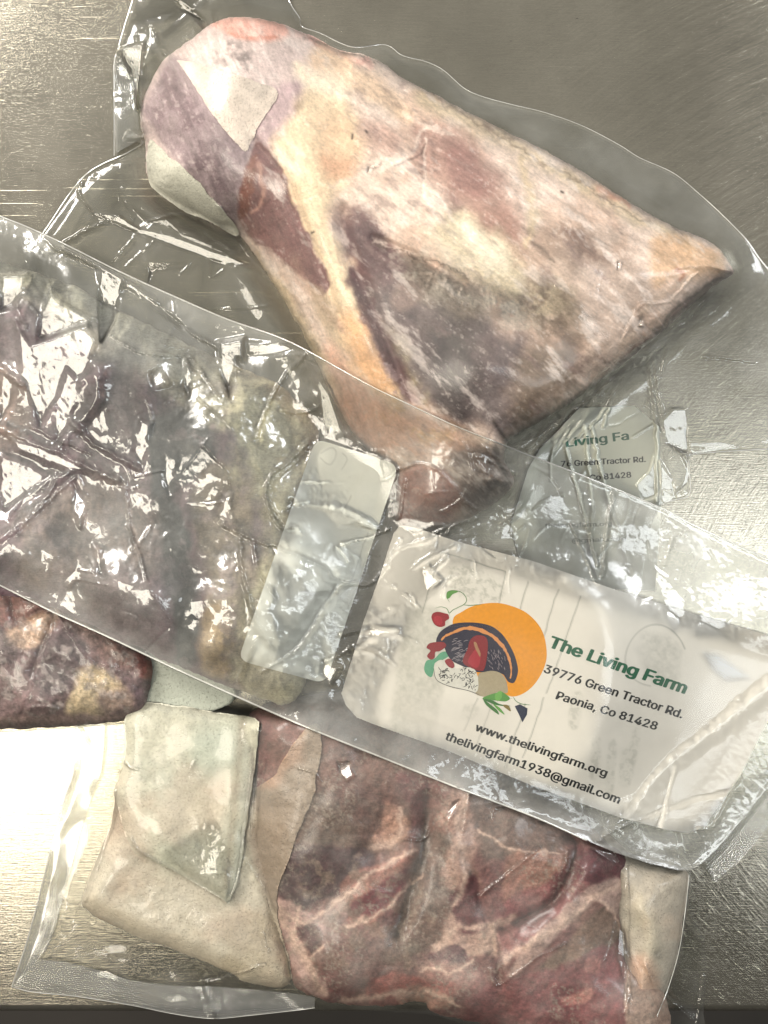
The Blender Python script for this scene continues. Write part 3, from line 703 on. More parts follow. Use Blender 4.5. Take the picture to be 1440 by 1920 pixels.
gD3.z = np.maximum(0.020*dome(gD3.sd, 70, .6)+0.0014*fbm(gD3.X, gD3.Y, 60, 92, 3), 0.0006)
gD3.z += 0.003*gD3.line([(1200,1700),(1225,1760),(1205,1850),(1190,1920)], 16, 12)
gD3.z = np.minimum(gD3.z, 0.024)
for g, c in ((gD1, '#bbb2a2'), (gD2, '#c8c5b4'), (gD3, '#a69c8f')):
    g.col = np.zeros(g.X.shape+(3,)); g.col[:] = srgb(c)
    g.paint(np.clip(fbm(g.X, g.Y, 90, 95, 4), 0, 1), '#b79a84', .5)
    g.paint(np.clip(fbm(g.X, g.Y, 120, 98, 4), 0, 1), '#a5ae9a', .4)
    g.col *= (1+0.10*fbm(g.X, g.Y, 14, 99, 4))[..., None]
gD1.paint(gD1.mask([(486,1330),(640,1330),(620,1420),(575,1600),(540,1720),(500,1690),(474,1560)], 14, 10), '#857465', .9)
gD1.paint(gD1.mask([(490,1360),(560,1350),(570,1420),(500,1480),(485,1440)], 16, 10), '#a5846f', .7)
gD1.paint(gD1.mask([(420,1740),(500,1720),(530,1800),(520,1850),(440,1830)], 20, 10), '#978a74', .6)
gD1.paint(gD1.line([(170,1690),(300,1760),(440,1825)], 16), '#b9ab94', .5)
gD2.paint(gD2.mask([(330,1440),(430,1440),(430,1540),(330,1580),(290,1530)], 26, 16), '#b39a86', .45)
gD2.paint(gD2.mask([(360,1370),(450,1370),(440,1450),(370,1450)], 26, 10), '#b4bfb2', .55)
gD2.paint(gD2.line([(455,1350),(440,1500),(425,1660)], 10), '#8c7c66', .5)
gD3.paint(gD3.line([(1195,1690),(1225,1760),(1200,1850),(1200,1930)], 14, 20, warp=6), '#b0a590', .6)
gD3.paint(gD3.mask([(1180,1800),(1230,1820),(1230,1980),(1170,1980)], 14, 8), '#b98e78', .6)

# ------------------------------------------------------------------ C: dark chop at the lower left
C_OUT = smooth_poly([(-90,1060),(60,1080),(180,1130),(270,1200),(292,1240),(286,1300),(272,1340),(230,1352),(150,1360),(60,1366),(0,1368),(-90,1372)], 4)
fC = Field(-110, 1040, 310, 1390, 2)
def build_C():
    f = fC; X, Y = f.X, f.Y; L, M, P = f.line, f.mask, f.paint
    f.sd = f.sdf(C_OUT, None, 2, 26, 211)
    z = 0.026*dome(f.sd, 60, .6)+0.003*fbm(X, Y, 80, 212, 3)*dome(f.sd, 30)+0.0014*ridged(X, Y, 36, 213)*sstep(0, 20, f.sd)+0.0008*fbm(X, Y, 11, 215, 4)*sstep(0, 12, f.sd)
    z -= .004*L([(20,1110),(35,1170),(100,1140)], 8)+.003*L([(105,1150),(60,1260)], 8)
    f.z = np.maximum(z, .0005)*sstep(-3, 1, f.sd)
    f.col = np.zeros(X.shape+(3,)); f.col[:] = srgb('#6e4c50'); n2 = np.clip(.5+.5*fbm(X, Y, 22, 218, 5, .6), 0, 1)
    P(M([(-60,1080),(60,1110),(110,1145),(60,1180),(20,1180),(-40,1150)], 12, 8), '#8b5146', .8)
    P(M([(20,1180),(60,1160),(110,1150),(90,1190),(50,1215),(10,1200)], 8, 8), '#c9a184', .85)
    P(M([(-60,1180),(20,1190),(30,1240),(-60,1240)], 10, 8), '#6e5a5c', .8)
    P(M([(80,1200),(140,1180),(160,1240),(110,1300),(60,1290)], 12, 8), '#4b373f', .8)
    P(M([(150,1250),(180,1255),(230,1290),(250,1330),(160,1345),(120,1330),(140,1290)], 10, 10), '#cbae80', .9)
    P(M([(120,1150),(200,1180),(260,1230),(220,1260),(170,1220)], 12, 8), '#7b5248', .8)
    P(M([(255,1225),(290,1240),(284,1270),(262,1270)], 6, 5), '#a04d3c', .9)
    P(M([(180,1300),(260,1290),(270,1345),(200,1352)], 10, 8), '#74505a', .7)
    P(L([(-90,1355),(60,1350),(230,1345)], 9, 7), '#b08a84', .8)
    P(sstep(.62, .8, n2), '#a59592', .5)
    f.col = f.col*1.3+.02; gray = f.col.mean(-1, keepdims=True); f.col = gray+(f.col-gray)*.72; f.col *= (1+0.35*fbm(X, Y, 12, 219, 4, .65)+.2*fbm(X, Y, 4, 220, 2))[..., None]
build_C()

# ------------------------------------------------------------------ B: meat in the upper left pack
def membrane(field, support, rs, gap=0.0):
    z = support.copy()
    for r in rs:
        z = np.maximum(blur(z, r, 2), support+gap)
    return z
B_OUT = smooth_poly([(-90,500),(20,500),(120,530),(240,590),(340,640),(430,680),(520,720),(590,790),(600,860),(620,950),(600,1060),(590,1160),(570,1280),(520,1320),(360,1258),(200,1188),(60,1122),(-90,1056)], 4)
fB = Field(-110, 480, 660, 1340, 2)
def build_B():
    f = fB; X, Y = f.X, f.Y; L, M, P = f.line, f.mask, f.paint
    f.sd = f.sdf(B_OUT, None, 4, 30, 311)
    base = 0.014+0.012*sstep(900, 1150, Y)
    z = base+0.022*dome(f.sd, 150, .6)+0.004*fbm(X, Y, 100, 312, 3)*dome(f.sd, 40)+0.001*fbm(X, Y, 16, 315, 4)*sstep(0, 12, f.sd)
    z -= .006*L([(330,760),(330,900),(350,1050),(345,1200)], 30)
    f.z = z
    f.col = np.zeros(X.shape+(3,)); f.col[:] = srgb('#67525a'); n2 = np.clip(.5+.5*fbm(X, Y, 40, 318, 5, .6), 0, 1)
    P(M([(180,700),(270,740),(280,820),(200,850),(130,800)], 20, 12), '#412f37', .95)
    P(M([(60,960),(200,900),(280,960),(280,1100),(160,1150),(40,1080)], 30, 20), '#8b7a72', .8)
    P(M([(180,1050),(260,1060),(300,1120),(260,1180),(160,1130)], 20, 12), '#57454c', .8)
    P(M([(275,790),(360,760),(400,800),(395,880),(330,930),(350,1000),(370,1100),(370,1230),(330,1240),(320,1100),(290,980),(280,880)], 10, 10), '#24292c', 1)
    P(M([(340,690),(420,740),(450,800),(400,800),(360,760),(300,740)], 12, 8), '#9d9a82', .85)
    P(M([(400,860),(460,900),(470,1000),(460,1180),(420,1270),(385,1240),(385,1080),(360,960)], 12, 8), '#83786a', .95)
    P(M([(380,1150),(420,1140),(430,1260),(380,1250)], 10, 6), '#b39a78', .85)
    P(M([(-60,700),(30,690),(60,780),(0,860),(-60,850)], 20, 12), '#937a70', .8)
    P(sstep(.6, .8, n2), '#96858a', .4)
    P(M([(420,660),(540,700),(660,800),(660,1000),(640,1340),(470,1340),(440,1200),(490,1050),(480,950),(440,860),(430,760)], 26, 22), '#b0a98f', 1)
    P(M([(-120,470),(120,490),(300,580),(430,660),(420,720),(330,690),(200,620),(60,560),(-120,560)], 26, 16), '#a9a696', .95)
    P(M([(440,760),(560,760),(540,860),(470,900)], 20, 18), '#c2b998', .8); P(M([(480,1130),(560,1140),(540,1280),(450,1260)], 20, 18), '#9a937e', .8)
    P(M([(120,560),(300,640),(400,720),(380,770),(260,700),(120,640)], 20, 20), '#a9a69a', .7)
    f.col *= 1.25
    f.col *= (1+0.22*fbm(X, Y, 22, 319, 4, .65))[..., None]
build_B()

# ------------------------------------------------------------------ bag B: film, paper card, sticker
B_BAG = [(-120,352),(0,405),(50,425),(120,457),(230,512),(350,566),(430,600),(545,642),(680,716),(745,748),(850,797),(930,829),(1030,868),(1120,903),(1245,955),(1300,985),(1440,1047),(1560,1100),(1560,1340),(1440,1478),(1372,1560),(1330,1605),(1290,1632),(1240,1624),(1175,1606),(1100,1576),(1000,1531),(850,1474),(720,1422),(600,1374),(520,1340),(350,1264),(200,1193),(100,1148),(0,1098),(-120,1045)]
fF = Field(-120, 340, 1560, 1660, 2)
def build_B_film():
    f = fF; X, Y = f.X, f.Y
    f.sd = f.sdf(smooth_poly(B_BAG, 3), None, 1.2, 50, 400)
    # coarse support of everything lying below, then stretched over it
    c = Field(-160, 300, 1600, 1700, 8); sup = np.full(c.X.shape, 0.003)
    def ins(g): return np.where(g.at(c.X, c.Y, g.sd, -1) > 0, g.at(c.X, c.Y), 0)
    for g in (fA, fD, fC, fB, gD1, gD2, gD3): sup = np.maximum(sup, ins(g))
    sup = np.maximum(sup, 0.010*c.mask([(1060,740),(1200,780),(1290,860),(1293,930),(1200,1080),(1000,1100),(960,900)], 30))
    sup = np.maximum(sup, 0.028*c.mask([(700,960),(1180,1100),(1100,1500),(660,1330)], 60))
    z = membrane(c, sup, (14, 9, 6, 4, 2), 0.0015)
    z = blur(z, 1, 2)+0.0012
    base = c.z; c.z = z; s = f.at(X, Y, None) if False else c.at(X, Y)
    s = np.maximum(s, np.where(fA.at(X, Y, fA.sd, -1) > -2, fA.at(X, Y)+0.0015, 0))
    s = blur(s, 3, 2)
    f.low = s.copy()
    quiet = f.mask([(850,1040),(1200,1140),(1400,1195),(1520,1240),(1500,1400),(1360,1500),(1280,1560),(1180,1545),(830,1405),(690,1345),(760,1160)], 34)
    margin = sstep(6, 60, f.sd)
    left = sstep(700, 520, X)
    z = s+0.0025*fbm(X, Y, 150, 401, 2)*margin*(1-quiet)
    cr = facets(f, 110, 0.0040, 402)*margin*(1-quiet)*(0.35+0.65*left)*(1-.6*sstep(950, 1100, X))
    cr += facets(f, 700, 0.0011, 403)*margin*(1-.95*quiet)*(0.3+0.7*left)*(0.3+0.7*sstep(-.2, .5, fbm(X, Y, 160, 404, 2)))
    cr += facets(f, 2600, 0.00020, 409)*(1-.9*quiet)*(0.25+0.75*left)*sstep(-.2, .4, fbm(X, Y, 90, 405, 2))
    z = z+blur(cr, 3, 2)
    z += 0.0006*(1-quiet)*(1-.75*sstep(950, 1100, X))*ridged(X, Y, 55, 406, 2)
    # folds seen in the photograph
    F = [([(0,690),(90,755),(180,832),(260,880)], 6, .0035), ([(0,800),(60,830),(120,855),(180,885),(220,900)], 9, .004), ([(60,800),(100,820),(170,850)], 4, .002),
         ([(0,1010),(60,960),(110,900),(150,870)], 7, .0035), ([(140,895),(80,950),(20,1005)], 3, .0018), ([(182,690),(175,760),(90,860)], 14, .003), ([(30,580),(60,640),(90,770)], 5, .0022),
         ([(66,638),(110,620),(175,598),(200,625),(262,660),(345,668)], 3, .002), ([(355,668),(380,700),(412,745)], 2.2, .0018), ([(400,645),(440,680),(430,745)], 3, .0022),
         ([(235,905),(240,960),(250,1020)], 4, .0015), ([(240,985),(262,1040),(280,1100),(320,1165)], 2.5, .0014), ([(580,830),(540,865),(503,900),(500,940),(520,985),(560,990)], 4, .0035),
         ([(584,835),(550,870),(512,905),(508,940),(535,985)], 2, .0015), ([(578,660),(530,710),(495,780),(482,820)], 3, .002), ([(450,1010),(455,1080),(480,1160),(510,1215)], 4, .003), ([(475,1015),(485,1070),(520,1120)], 3, .002),
         ([(420,985),(470,1010),(520,1025),(600,1060),(640,1090),(700,1090),(750,1010)], 3.5, .002), ([(490,1260),(560,1215),(615,1130),(640,1095)], 2.5, .0018), ([(445,1275),(465,1230),(480,1200)], 3, .002),
         ([(380,838),(405,860),(425,880),(428,905)], 3, .0016), ([(560,903),(650,906),(720,900),(745,880)], 1.8, .0012), ([(560,950),(640,955),(700,985),(745,995)], 8, .0012),
         ([(640,1020),(700,1005),(745,975),(760,900)], 2.5, .0016), ([(745,880),(790,870),(830,890),(870,935),(895,955)], 2.6, .0018), ([(870,830),(885,880),(868,930),(826,960)], 2.2, .0016), ([(893,855),(930,870),(970,890)], 3, .0018),
         ([(905,835),(935,860),(968,888)], 2, .0014), ([(890,855),(905,880),(925,890),(945,907)], 3, .0014), ([(838,1000),(850,985),(893,972)], 2.2, .0014), ([(1050,870),(1080,900),(1120,1060)], 4, .0022), ([(1072,985),(1095,1040),(1120,1100)], 2.5, .0016),
         ([(1160,900),(1140,980),(1130,1080)], 5, .0022), ([(1260,1010),(1245,1060)], 3, .0014), ([(990,870),(1030,890),(1055,930)], 2.4, .0016), ([(978,945),(960,965),(938,982)], 2, .0012),
         ([(740,1030),(800,1010),(840,985)], 2.5, .0014), ([(735,1100),(790,1050),(850,1020)], 2.2, .0013), ([(720,1085),(750,1110),(783,1140)], 2, .0012), ([(775,1130),(770,1100),(820,1060),(835,1040)], 2.6, .0018), ([(828,1120),(835,1090),(855,1078)], 2.4, .0016),
         ([(640,1190),(690,1180),(740,1190),(780,1205)], 3, .0018), ([(655,1215),(700,1222),(740,1248)], 2.4, .0014), ([(606,1245),(650,1220),(680,1200)], 2.4, .0016),
         ([(0,560),(30,550),(52,515)], 2.4, .0016), ([(80,440),(110,470),(150,450)], 3, .002), ([(118,462),(180,495),(270,555),(345,612),(400,650),(450,690)], 5, .0030),
         ([(1440,1290),(1340,1370),(1240,1450),(1180,1530),(1125,1572)], 20, .0020), ([(1265,1440),(1250,1500),(1235,1560)], 2.5, .0012), ([(1390,1480),(1300,1500),(1190,1540),(1130,1568)], 3, .0014), ([(1310,1556),(1340,1545),(1390,1450)], 3, .0010)]
    for k, (q, w, a) in enumerate(F): z += a*f.line(q, w, w*.6, warp=min(w*.6, 3), seed=500+k, wscale=14)
    z -= .003*f.line([(1320,1300),(1230,1390),(1150,1480)], 26, 18)
    z += creases(f, 44, 410, (0, 480, 560, 1240), 90, .0011, 2.2)
    z += creases(f, 30, 411, (640, 850, 960, 1120), 60, .0009, 2.0)
    z += creases(f, 6, 412, (1150, 960, 1400, 1180), 60, .0009, 2.0, ang=1.2)
    z += creases(f, 10, 413, (640, 1150, 780, 1300), 50, .0007, 2.0)
    G = [([(0,515),(52,512),(45,545),(25,575),(0,582)], 0), ([(95,540),(110,562),(175,597),(120,625),(68,640),(75,590)], 0), ([(28,600),(60,645),(165,606),(183,640),(160,700),(112,740),(75,800),(38,700)], 0),
         ([(0,690),(28,720),(20,762),(0,790)], 0), ([(0,852),(60,872),(88,892),(60,920),(10,955),(0,950)], 0), ([(118,460),(180,492),(250,530),(300,570),(350,612),(340,614),(268,562),(190,505),(122,475)], 0),
         ([(408,642),(458,632),(457,680),(446,672),(430,747),(412,700)], 0), ([(348,672),(365,700),(352,745),(343,720)], 0), ([(262,785),(285,792),(275,850),(266,877),(248,850)], 0), ([(383,885),(410,895),(418,905),(384,905)], 0),
         ([(520,1040),(590,1062),(615,1100),(560,1180),(525,1195),(500,1150)], 0), ([(547,943),(620,952),(690,975),(702,992),(620,982),(540,958)], 0), ([(1225,1062),(1250,1080),(1290,1125),(1285,1150),(1262,1182),(1242,1130)], 2),
         ([(1312,1150),(1370,1157),(1342,1187),(1305,1190)], 2), ([(1178,1040),(1186,1050),(1182,1075),(1170,1060)], 2), ([(455,1090),(475,1180),(490,1215),(480,1240),(455,1230)], 0), ([(690,1175),(745,1180),(742,1190),(680,1195)], 0), ([(120,1090),(150,1050),(148,1075),(130,1102)], 0),
         ([(175,1020),(188,1030),(195,1080),(182,1075)], 0), ([(905,850),(920,858),(912,878),(900,870)], 2), ([(1320,1225),(1345,1228),(1400,1268),(1360,1272),(1335,1250)], 2), ([(730,975),(770,968),(830,985),(770,1000),(735,995)], 0), ([(745,1105),(800,1060),(830,1090),(790,1120)], 0), ([(605,1240),(640,1250),(620,1285),(600,1265)], 0), ([(310,850),(335,860),(318,925),(305,900)], 0), ([(560,560),(575,575),(545,590),(540,580)], 0), ([(180,430),(235,520),(215,600),(190,640)], 0), ([(125,690),(150,720),(128,800),(105,830),(100,770)], 0), ([(460,640),(560,645),(575,655),(500,668),(462,664)], 0), ([(20,820),(110,850),(190,890),(120,880),(30,845)], 0), ([(105,890),(60,935),(20,975),(45,930)], 0), ([(140,905),(165,950),(150,990),(135,950)], 1), ([(280,700),(300,690),(320,720),(290,730)], 1)]
    SOFT = (10, 11, 15)
    for k, (q, lp) in enumerate(G): z = glint(f, z, q, ("window_light", "ceiling_light", "doorway_light")[lp], 16.0 if k in SOFT else 6.0, .35 if k in SOFT else .95, 0.0, k)
    z += 0.00010*fbm(X, Y, 9, 420, 3)*(1-.5*quiet)
    edge = sstep(0, 10, f.sd)
    paper = blur(np.maximum(f.mask([(735,975),(1440,1190),(1560,1230),(1440,1360),(1300,1570),(640,1330)], 4, smooth=False), f.mask([(592,822),(748,872),(610,1282),(446,1238)], 4, smooth=False)), 14, 2)
    z = np.maximum(z, s+0.0004-0.006*(1-paper))
    z = s+0.0004+(z-s-.0004)*edge
    f.z = z; lo = np.minimum(s, z-.0004); f.low = lo*(1-paper)+np.minimum(blur(lo, 10, 2), lo+.0003)*paper
    stick = f.mask([(592,822),(748,872),(610,1282),(446,1238)], 8, smooth=False)
    hz = 1.0+.35*left-.8*quiet+.5*fbm(X, Y, 120, 430, 4)+2.0*f.mask([(1150,930),(1440,1060),(1560,1120),(1560,1215),(1440,1185),(1180,1105)], 14)+.9*f.mask([(640,1290),(1000,1480),(1300,1580),(1300,1640),(1000,1540),(600,1380)], 16)+.7*(1-sstep(0, 40, f.sd))
    gm = np.zeros_like(X)
    for q, lp in G: gm = np.maximum(gm, f.mask(np.array(q, float), 8, smooth=False))
    film_col(f, np.clip(hz, .15, 4), np.clip(.95-.55*quiet-.35*stick+.6*gm, 0, 1), .03+.06*np.clip(fbm(X, Y, 60, 431, 3), 0, 1)+.10*sstep(.1, .7, fbm(X, Y, 130, 432, 2)))
build_B_film()
lowB = lambda x, y: fF.at(x, y, fF.low)
filmB = lambda x, y: fF.at(x, y)

bagB = empty("vacuum_packed_meat", 0, 0, 0, "crumpled vacuum bag across the middle with printed turkey card and blank white sticker", "packed meat", "vacuum packed meats on the steel table")
fB.z = np.minimum(fB.z, lowB(fB.X, fB.Y)-0.0008)
top_edge = B_BAG[0:18]; bot_edge = B_BAG[25:36]
ribbon("bag_edge", top_edge, 3.0, lambda x, y: filmB(x, y+3), M_edge, bagB, 0.0003)
ribbon("bag_edge", bot_edge, 4.0, lambda x, y: filmB(x, y-3), M_edge, bagB, 0.0003)

# paper card
CARD = [(738,1000),(750,985),(775,988),(860,1016),(1000,1052),(1150,1104),(1300,1150),(1440,1190),(1520,1215),(1520,1300),(1440,1352),(1388,1455),(1350,1510),(1322,1550),(1290,1562),(1250,1556),(1160,1532),(1000,1474),(830,1404),(700,1358),(668,1345),(648,1322),(640,1300),(680,1170),(712,1080)]
fK = Field(620, 970, 1540, 1590, 2); fK.sd = fK.sdf(np.array(CARD, float))
fK.z = lowB(fK.X, fK.Y)-0.0008+0.0010*fK.line([(1440,1300),(1340,1378),(1240,1458),(1180,1532)], 16)
fK.z = blur(np.minimum(fK.z, filmB(fK.X, fK.Y)-0.0006), 13, 2)-.0004
fK.col = np.zeros(fK.X.shape+(3,)); fK.col[:] = srgb('#ebe4dc')
def ghost():
    f = fK; L, M, P = f.line, f.mask, f.paint
    n = np.clip(.5+.5*fbm(f.X, f.Y, 8, 610, 4, .7), 0, 1)
    P(M([(768,1140),(845,1160),(830,1290),(800,1402),(735,1375),(750,1250)], 8, 4)*(.35+.65*n), '#a9a79c', .65)
    P(M([(845,1055),(940,1090),(930,1130),(850,1110)], 8, 4)*(.2+.8*sstep(.4, .8, n)), '#a9a79c', .6)
    for q in ([(828,1035),(948,1072)], [(948,1072),(936,1130)], [(828,1035),(790,1150)], [(990,1092),(976,1140)], [(1047,1105),(1020,1190),(1000,1250)], [(1088,1120),(1060,1200),(1025,1300)], [(735,1378),(810,1406)],
              [(935,1280),(915,1340),(893,1400)], [(895,1310),(870,1370)], [(985,1320),(945,1440)], [(960,1400),(950,1440)], [(1020,1310),(980,1420)]):
        P(L(q, 1.3, smooth=False, warp=1.5), '#77776e', .6)
    th = np.linspace(0, 2*math.pi, 30); ring = [(1230+57*math.cos(t)+4*math.sin(2*t), 1229+58*math.sin(t)) for t in th]
    P(L(ring[8:29], 1.4), '#8d8c84', .6)
    P(M([(1205,1190),(1260,1195),(1275,1240),(1250,1290),(1200,1250)], 12, 8)*(.2+.8*n), '#b1aea6', .6)
    for x, y, w, h in ((1085,1330,20,60),(1120,1420,16,70),(1150,1440,14,90),(1195,1400,14,60),(885,1335,26,24),(1180,1440,22,60)):
        P(M([(x-w/2,y-h/2),(x+w/2,y-h/2+3),(x+w/2-8,y+h/2),(x-w/2-8,y+h/2)], 4, 2)*(.3+.7*sstep(.4, .7, n)), '#b3b0a6', .5)
    P(np.clip(fbm(f.X, f.Y, 120, 615, 3), 0, 1), '#d6cfc8', .6)
ghost()
card = field_mesh("printed_card", fK, M_card, bagB)
cardz = lambda x, y: fK.at(x, y)

# blank sticker with rounded corners
def rrect(c, r):
    c = np.array(c, float); out = []; n = len(c)
    for i in range(n):
        a, b, d = c[i-1], c[i], c[(i+1) % n]
        u = (a-b)/np.linalg.norm(a-b); v = (d-b)/np.linalg.norm(d-b)
        for t in np.linspace(0, 1, 7):
            out.append(b+u*r*(1-t)**2+v*r*t**2)
    return np.array(out)
fS = Field(430, 810, 770, 1300, 2); fS.sd = fS.sdf(rrect([(592,822),(748,872),(610,1282),(446,1238)], 22))
fS.z = blur(np.minimum(lowB(fS.X, fS.Y), filmB(fS.X, fS.Y)-.0004), 12, 2)-.0003
fS.col = np.zeros(fS.X.shape+(3,)); fS.col[:] = srgb('#e9e9e0')
for q in ([(600,850),(622,838),(630,850),(618,870),(600,860)], [(640,850),(650,862),(640,880)], [(655,1095),(690,1000)], [(640,960),(660,930)], [(650,1150),(690,1040)]):
    fS.paint(fS.line(q, 1.3, warp=2), '#a09f98', .5)
sticker = field_mesh("blank_sticker", fS, M_card, bagB)

# nothing pokes through: film over paper over meat
for g in (fK, fS): fF.z = np.where(g.at(fF.X, fF.Y, g.sd, -9) > -3, np.maximum(fF.z, g.at(fF.X, fF.Y)+.00035), fF.z)
fB.z = np.where(fS.at(fB.X, fB.Y, fS.sd, -9) > -6, np.minimum(fB.z, fS.at(fB.X, fB.Y)-.0012), fB.z)
field_mesh("meat", fB, M_chop, bagB, skirt=0.008)
field_mesh("bag_film", fF, M_filmB, bagB)
def under_paper(f):
    for g in (fK, fS): f.z = np.where(g.at(f.X, f.Y, g.sd, -9) > -6, np.minimum(f.z, g.at(f.X, f.Y)-.0010), f.z)
# ------------------------------------------------------------------ print on the card
FONTS = {}
def get_font():
    if 'f' in FONTS: return FONTS['f']
    p = os.path.join(bpy.utils.resource_path('LOCAL'), 'datafiles', 'fonts', 'Inter.woff2'); fo = None
    try:
        if os.path.exists(p): fo = bpy.data.fonts.load(p)
    except Exception: fo = None
    FONTS['f'] = fo; return fo
def text_mesh(txt, bold):
    cu = bpy.data.curves.new("txt", 'FONT'); cu.body = txt; cu.resolution_u = 3
    fo = get_font()
    if fo: cu.font = fo
    o = bpy.data.objects.new("txt", cu); root_col.objects.link(o)
    dg = bpy.context.evaluated_depsgraph_get(); dg.update(); me = bpy.data.meshes.new_from_object(o.evaluated_get(dg))
    bpy.data.objects.remove(o)
    me.calc_loop_triangles(); n = len(me.vertices); co = np.empty(n*3, np.float32); me.vertices.foreach_get('co', co); co = co.reshape(-1, 3)[:, :2]
    t = np.empty(len(me.loop_triangles)*3, np.int32); me.loop_triangles.foreach_get('vertices', t); t = t.reshape(-1, 3)
    V = []; T = []; Z = []
    for k in range(8):      # heavier strokes: the outline laid down again a hair to every side
        a = 2*math.pi*k/8; V.append(co+np.array([math.cos(a), math.sin(a)*.45])*bold); T.append(t+k*n); Z.append(np.full(n, k*0.000008))
    bpy.data.meshes.remove(me)
    return np.vstack(V), np.vstack(T), np.concatenate(Z)
def lettering(name, txt, p0, p1, cap, zf, mat, parent, lift=0.00015, bold=0.028, sag=0.0, shear=0.0):
    co, T, Z = text_mesh(txt, bold)
    x0, x1 = co[:, 0].min(), co[:, 0].max(); u = (co[:, 0]-x0)/(x1-x0); capem = 0.727; v = co[:, 1]/capem*cap
    p0 = np.array(p0, float); p1 = np.array(p1, float); d = (p1-p0)/np.linalg.norm(p1-p0); up = np.array([d[1], -d[0]])
    L = np.linalg.norm(p1-p0)
    P = p0+np.outer(u*L+v*shear, d)+np.outer(v+sag*4*u*(1-u), up)
    w = np.stack(unproj(P[:, 0], P[:, 1], zf(P[:, 0], P[:, 1])+lift+Z), 1)
    return link(name, mesh_from(name, w, T, False), mat, parent)
M_green = plain_mat("green_ink", '#0f5a3c', rough=0.6, noise=0.15, scale=900)
M_black = plain_mat("black_ink", '#0b0b0e', rough=0.6, noise=0.1)
lettering("lettering", "The Living Farm", (1026,1212), (1284,1301), 31, cardz, M_green, card, bold=0.040, shear=.10)
lettering("lettering", "39776 Green Tractor Rd.", (1018,1260), (1278,1347), 22, cardz, M_black, card, shear=.08)
lettering("lettering", "Paonia, Co 81428", (1041,1310), (1230,1369), 21.5, cardz, M_black, card, shear=.10)
lettering("lettering", "www.thelivingfarm.org", (889,1369), (1136,1457), 21, cardz, M_black, card, shear=.06)
lettering("lettering", "thelivingfarm1938@gmail.com", (833,1386), (1160,1507), 22, cardz, M_black, card, shear=.06)

def flat_poly(name, uv, col, lift, parent, smooth=True, zf=cardz, raw=False):
    pts = [(780+u/5.54, 1080+v/5.54) for u, v in uv] if not raw else uv
    P = smooth_poly(pts, 4) if smooth else np.array(pts, float)
    res = delaunay_2d_cdt([Vector(p) for p in P], [], [list(range(len(P)))], 1, 1e-5)
    vs = np.array([tuple(v) for v in res[0]]); V = np.stack(unproj(vs[:, 0], vs[:, 1], zf(vs[:, 0], vs[:, 1])+lift), 1)
    me = bpy.data.meshes.new(name); me.from_pydata([tuple(v) for v in V], [], [tuple(t) for t in res[2]])
    return link(name, me, INK(col), parent)
_ink = {}
def INK(c):
    if c not in _ink: _ink[c] = plain_mat("ink_"+c.lstrip('#'), c, rough=0.6, noise=0.18, scale=500)
    return _ink[c]
def strokes(name, lines, col, w, lift, parent, zf=cardz, raw=False):
    V = []; Q = []
    for q in lines:
        pts = [(780+u/5.54, 1080+v/5.54) for u, v in q] if not raw else q
        P = smooth_line(pts, 4) if len(pts) > 2 else np.array(pts, float)
        T = np.gradient(P, axis=0); T /= np.linalg.norm(T, axis=1)[:, None]+1e-9; N = np.stack([-T[:, 1], T[:, 0]], 1)
        t = np.linspace(0, 1, len(P)); ww = (w/2*np.sqrt(np.clip(1-(2*t-1)**4, .08, 1)))[:, None]
        b = len(V)
        for a, c in zip(P+N*ww, P-N*ww):
            for p in (a, c): V.append(unproj(p[0], p[1], float(zf(p[0], p[1]))+lift))
        for i in range(len(P)-1): Q.append((b+2*i, b+2*i+1, b+2*i+3, b+2*i+2))
    me = mesh_from(name, V, Q, False); return link(name, me, INK(col), parent)

e = 0.00007
flat_poly("sun_disc", [(380,470),(480,370),(600,310),(720,285),(850,280),(980,308),(1120,365),(1230,455),(1310,570),(1350,710),(1355,860),(1310,1000),(1230,1125),(1140,1205),(1040,1248),(940,1235),(700,1100),(450,800)], '#e89600', e, card)
flat_poly("leaf", [(85,960),(110,880),(190,860),(250,800),(310,785),(340,830),(260,880),(195,905),(185,980),(160,1050),(105,1020)], '#5a9c7c', 2*e, card)
flat_poly("turkey_tail", [(210,690),(240,595),(310,535),(400,495),(520,482),(650,488),(780,520),(880,590),(950,680),(1010,790),(1045,890),(1060,985),(1040,1070),(1010,1112),(960,1100),(930,1060),(900,1020),(800,985),(700,1000),(600,990),(480,935),(380,885),(320,810),(290,740)], '#191430', 2*e, card)
flat_poly("turkey_body", [(650,1020),(720,995),(800,985),(880,1010),(930,1070),(950,1150),(945,1215),(850,1205),(760,1250),(680,1250),(615,1215),(645,1130)], '#a89a80', 3*e, card)
rs = random.Random(5)
band = []
C0 = [(262,668),(300,625),(350,600),(400,580),(470,548),(560,540),(650,556),(740,590),(800,625),(850,670),(900,725),(940,790),(968,860),(985,930),(990,1000),(980,1065)]
up_ = []; dn_ = []
Pc = smooth_line(C0, 3)
for i, p in enumerate(Pc):
    a = Pc[max(0, i-1)]; b = Pc[min(len(Pc)-1, i+1)]; t = (b-a)/np.linalg.norm(b-a); nrm = np.array([-t[1], t[0]])
    fr_ = i/(len(Pc)-1); w_ = (8+13*math.sin(math.pi*min(1, fr_*1.05)))*(1+.25*rs.uniform(-1, 1))
    up_.append(tuple(p+nrm*w_)); dn_.append(tuple(p-nrm*w_*rs.uniform(.6, 1)))
flat_poly("tail_band", up_+dn_[::-1], '#d98e50', 3*e, card, smooth=False)
strokes("feather_marks", [[(x:=rs.uniform(360, 520)), ] and [(x, y:=rs.uniform(650, 890)), (x+25, y-12), (x+48, y-14)] for _ in range(46)], '#9a9098', 1.0, 4*e, card)
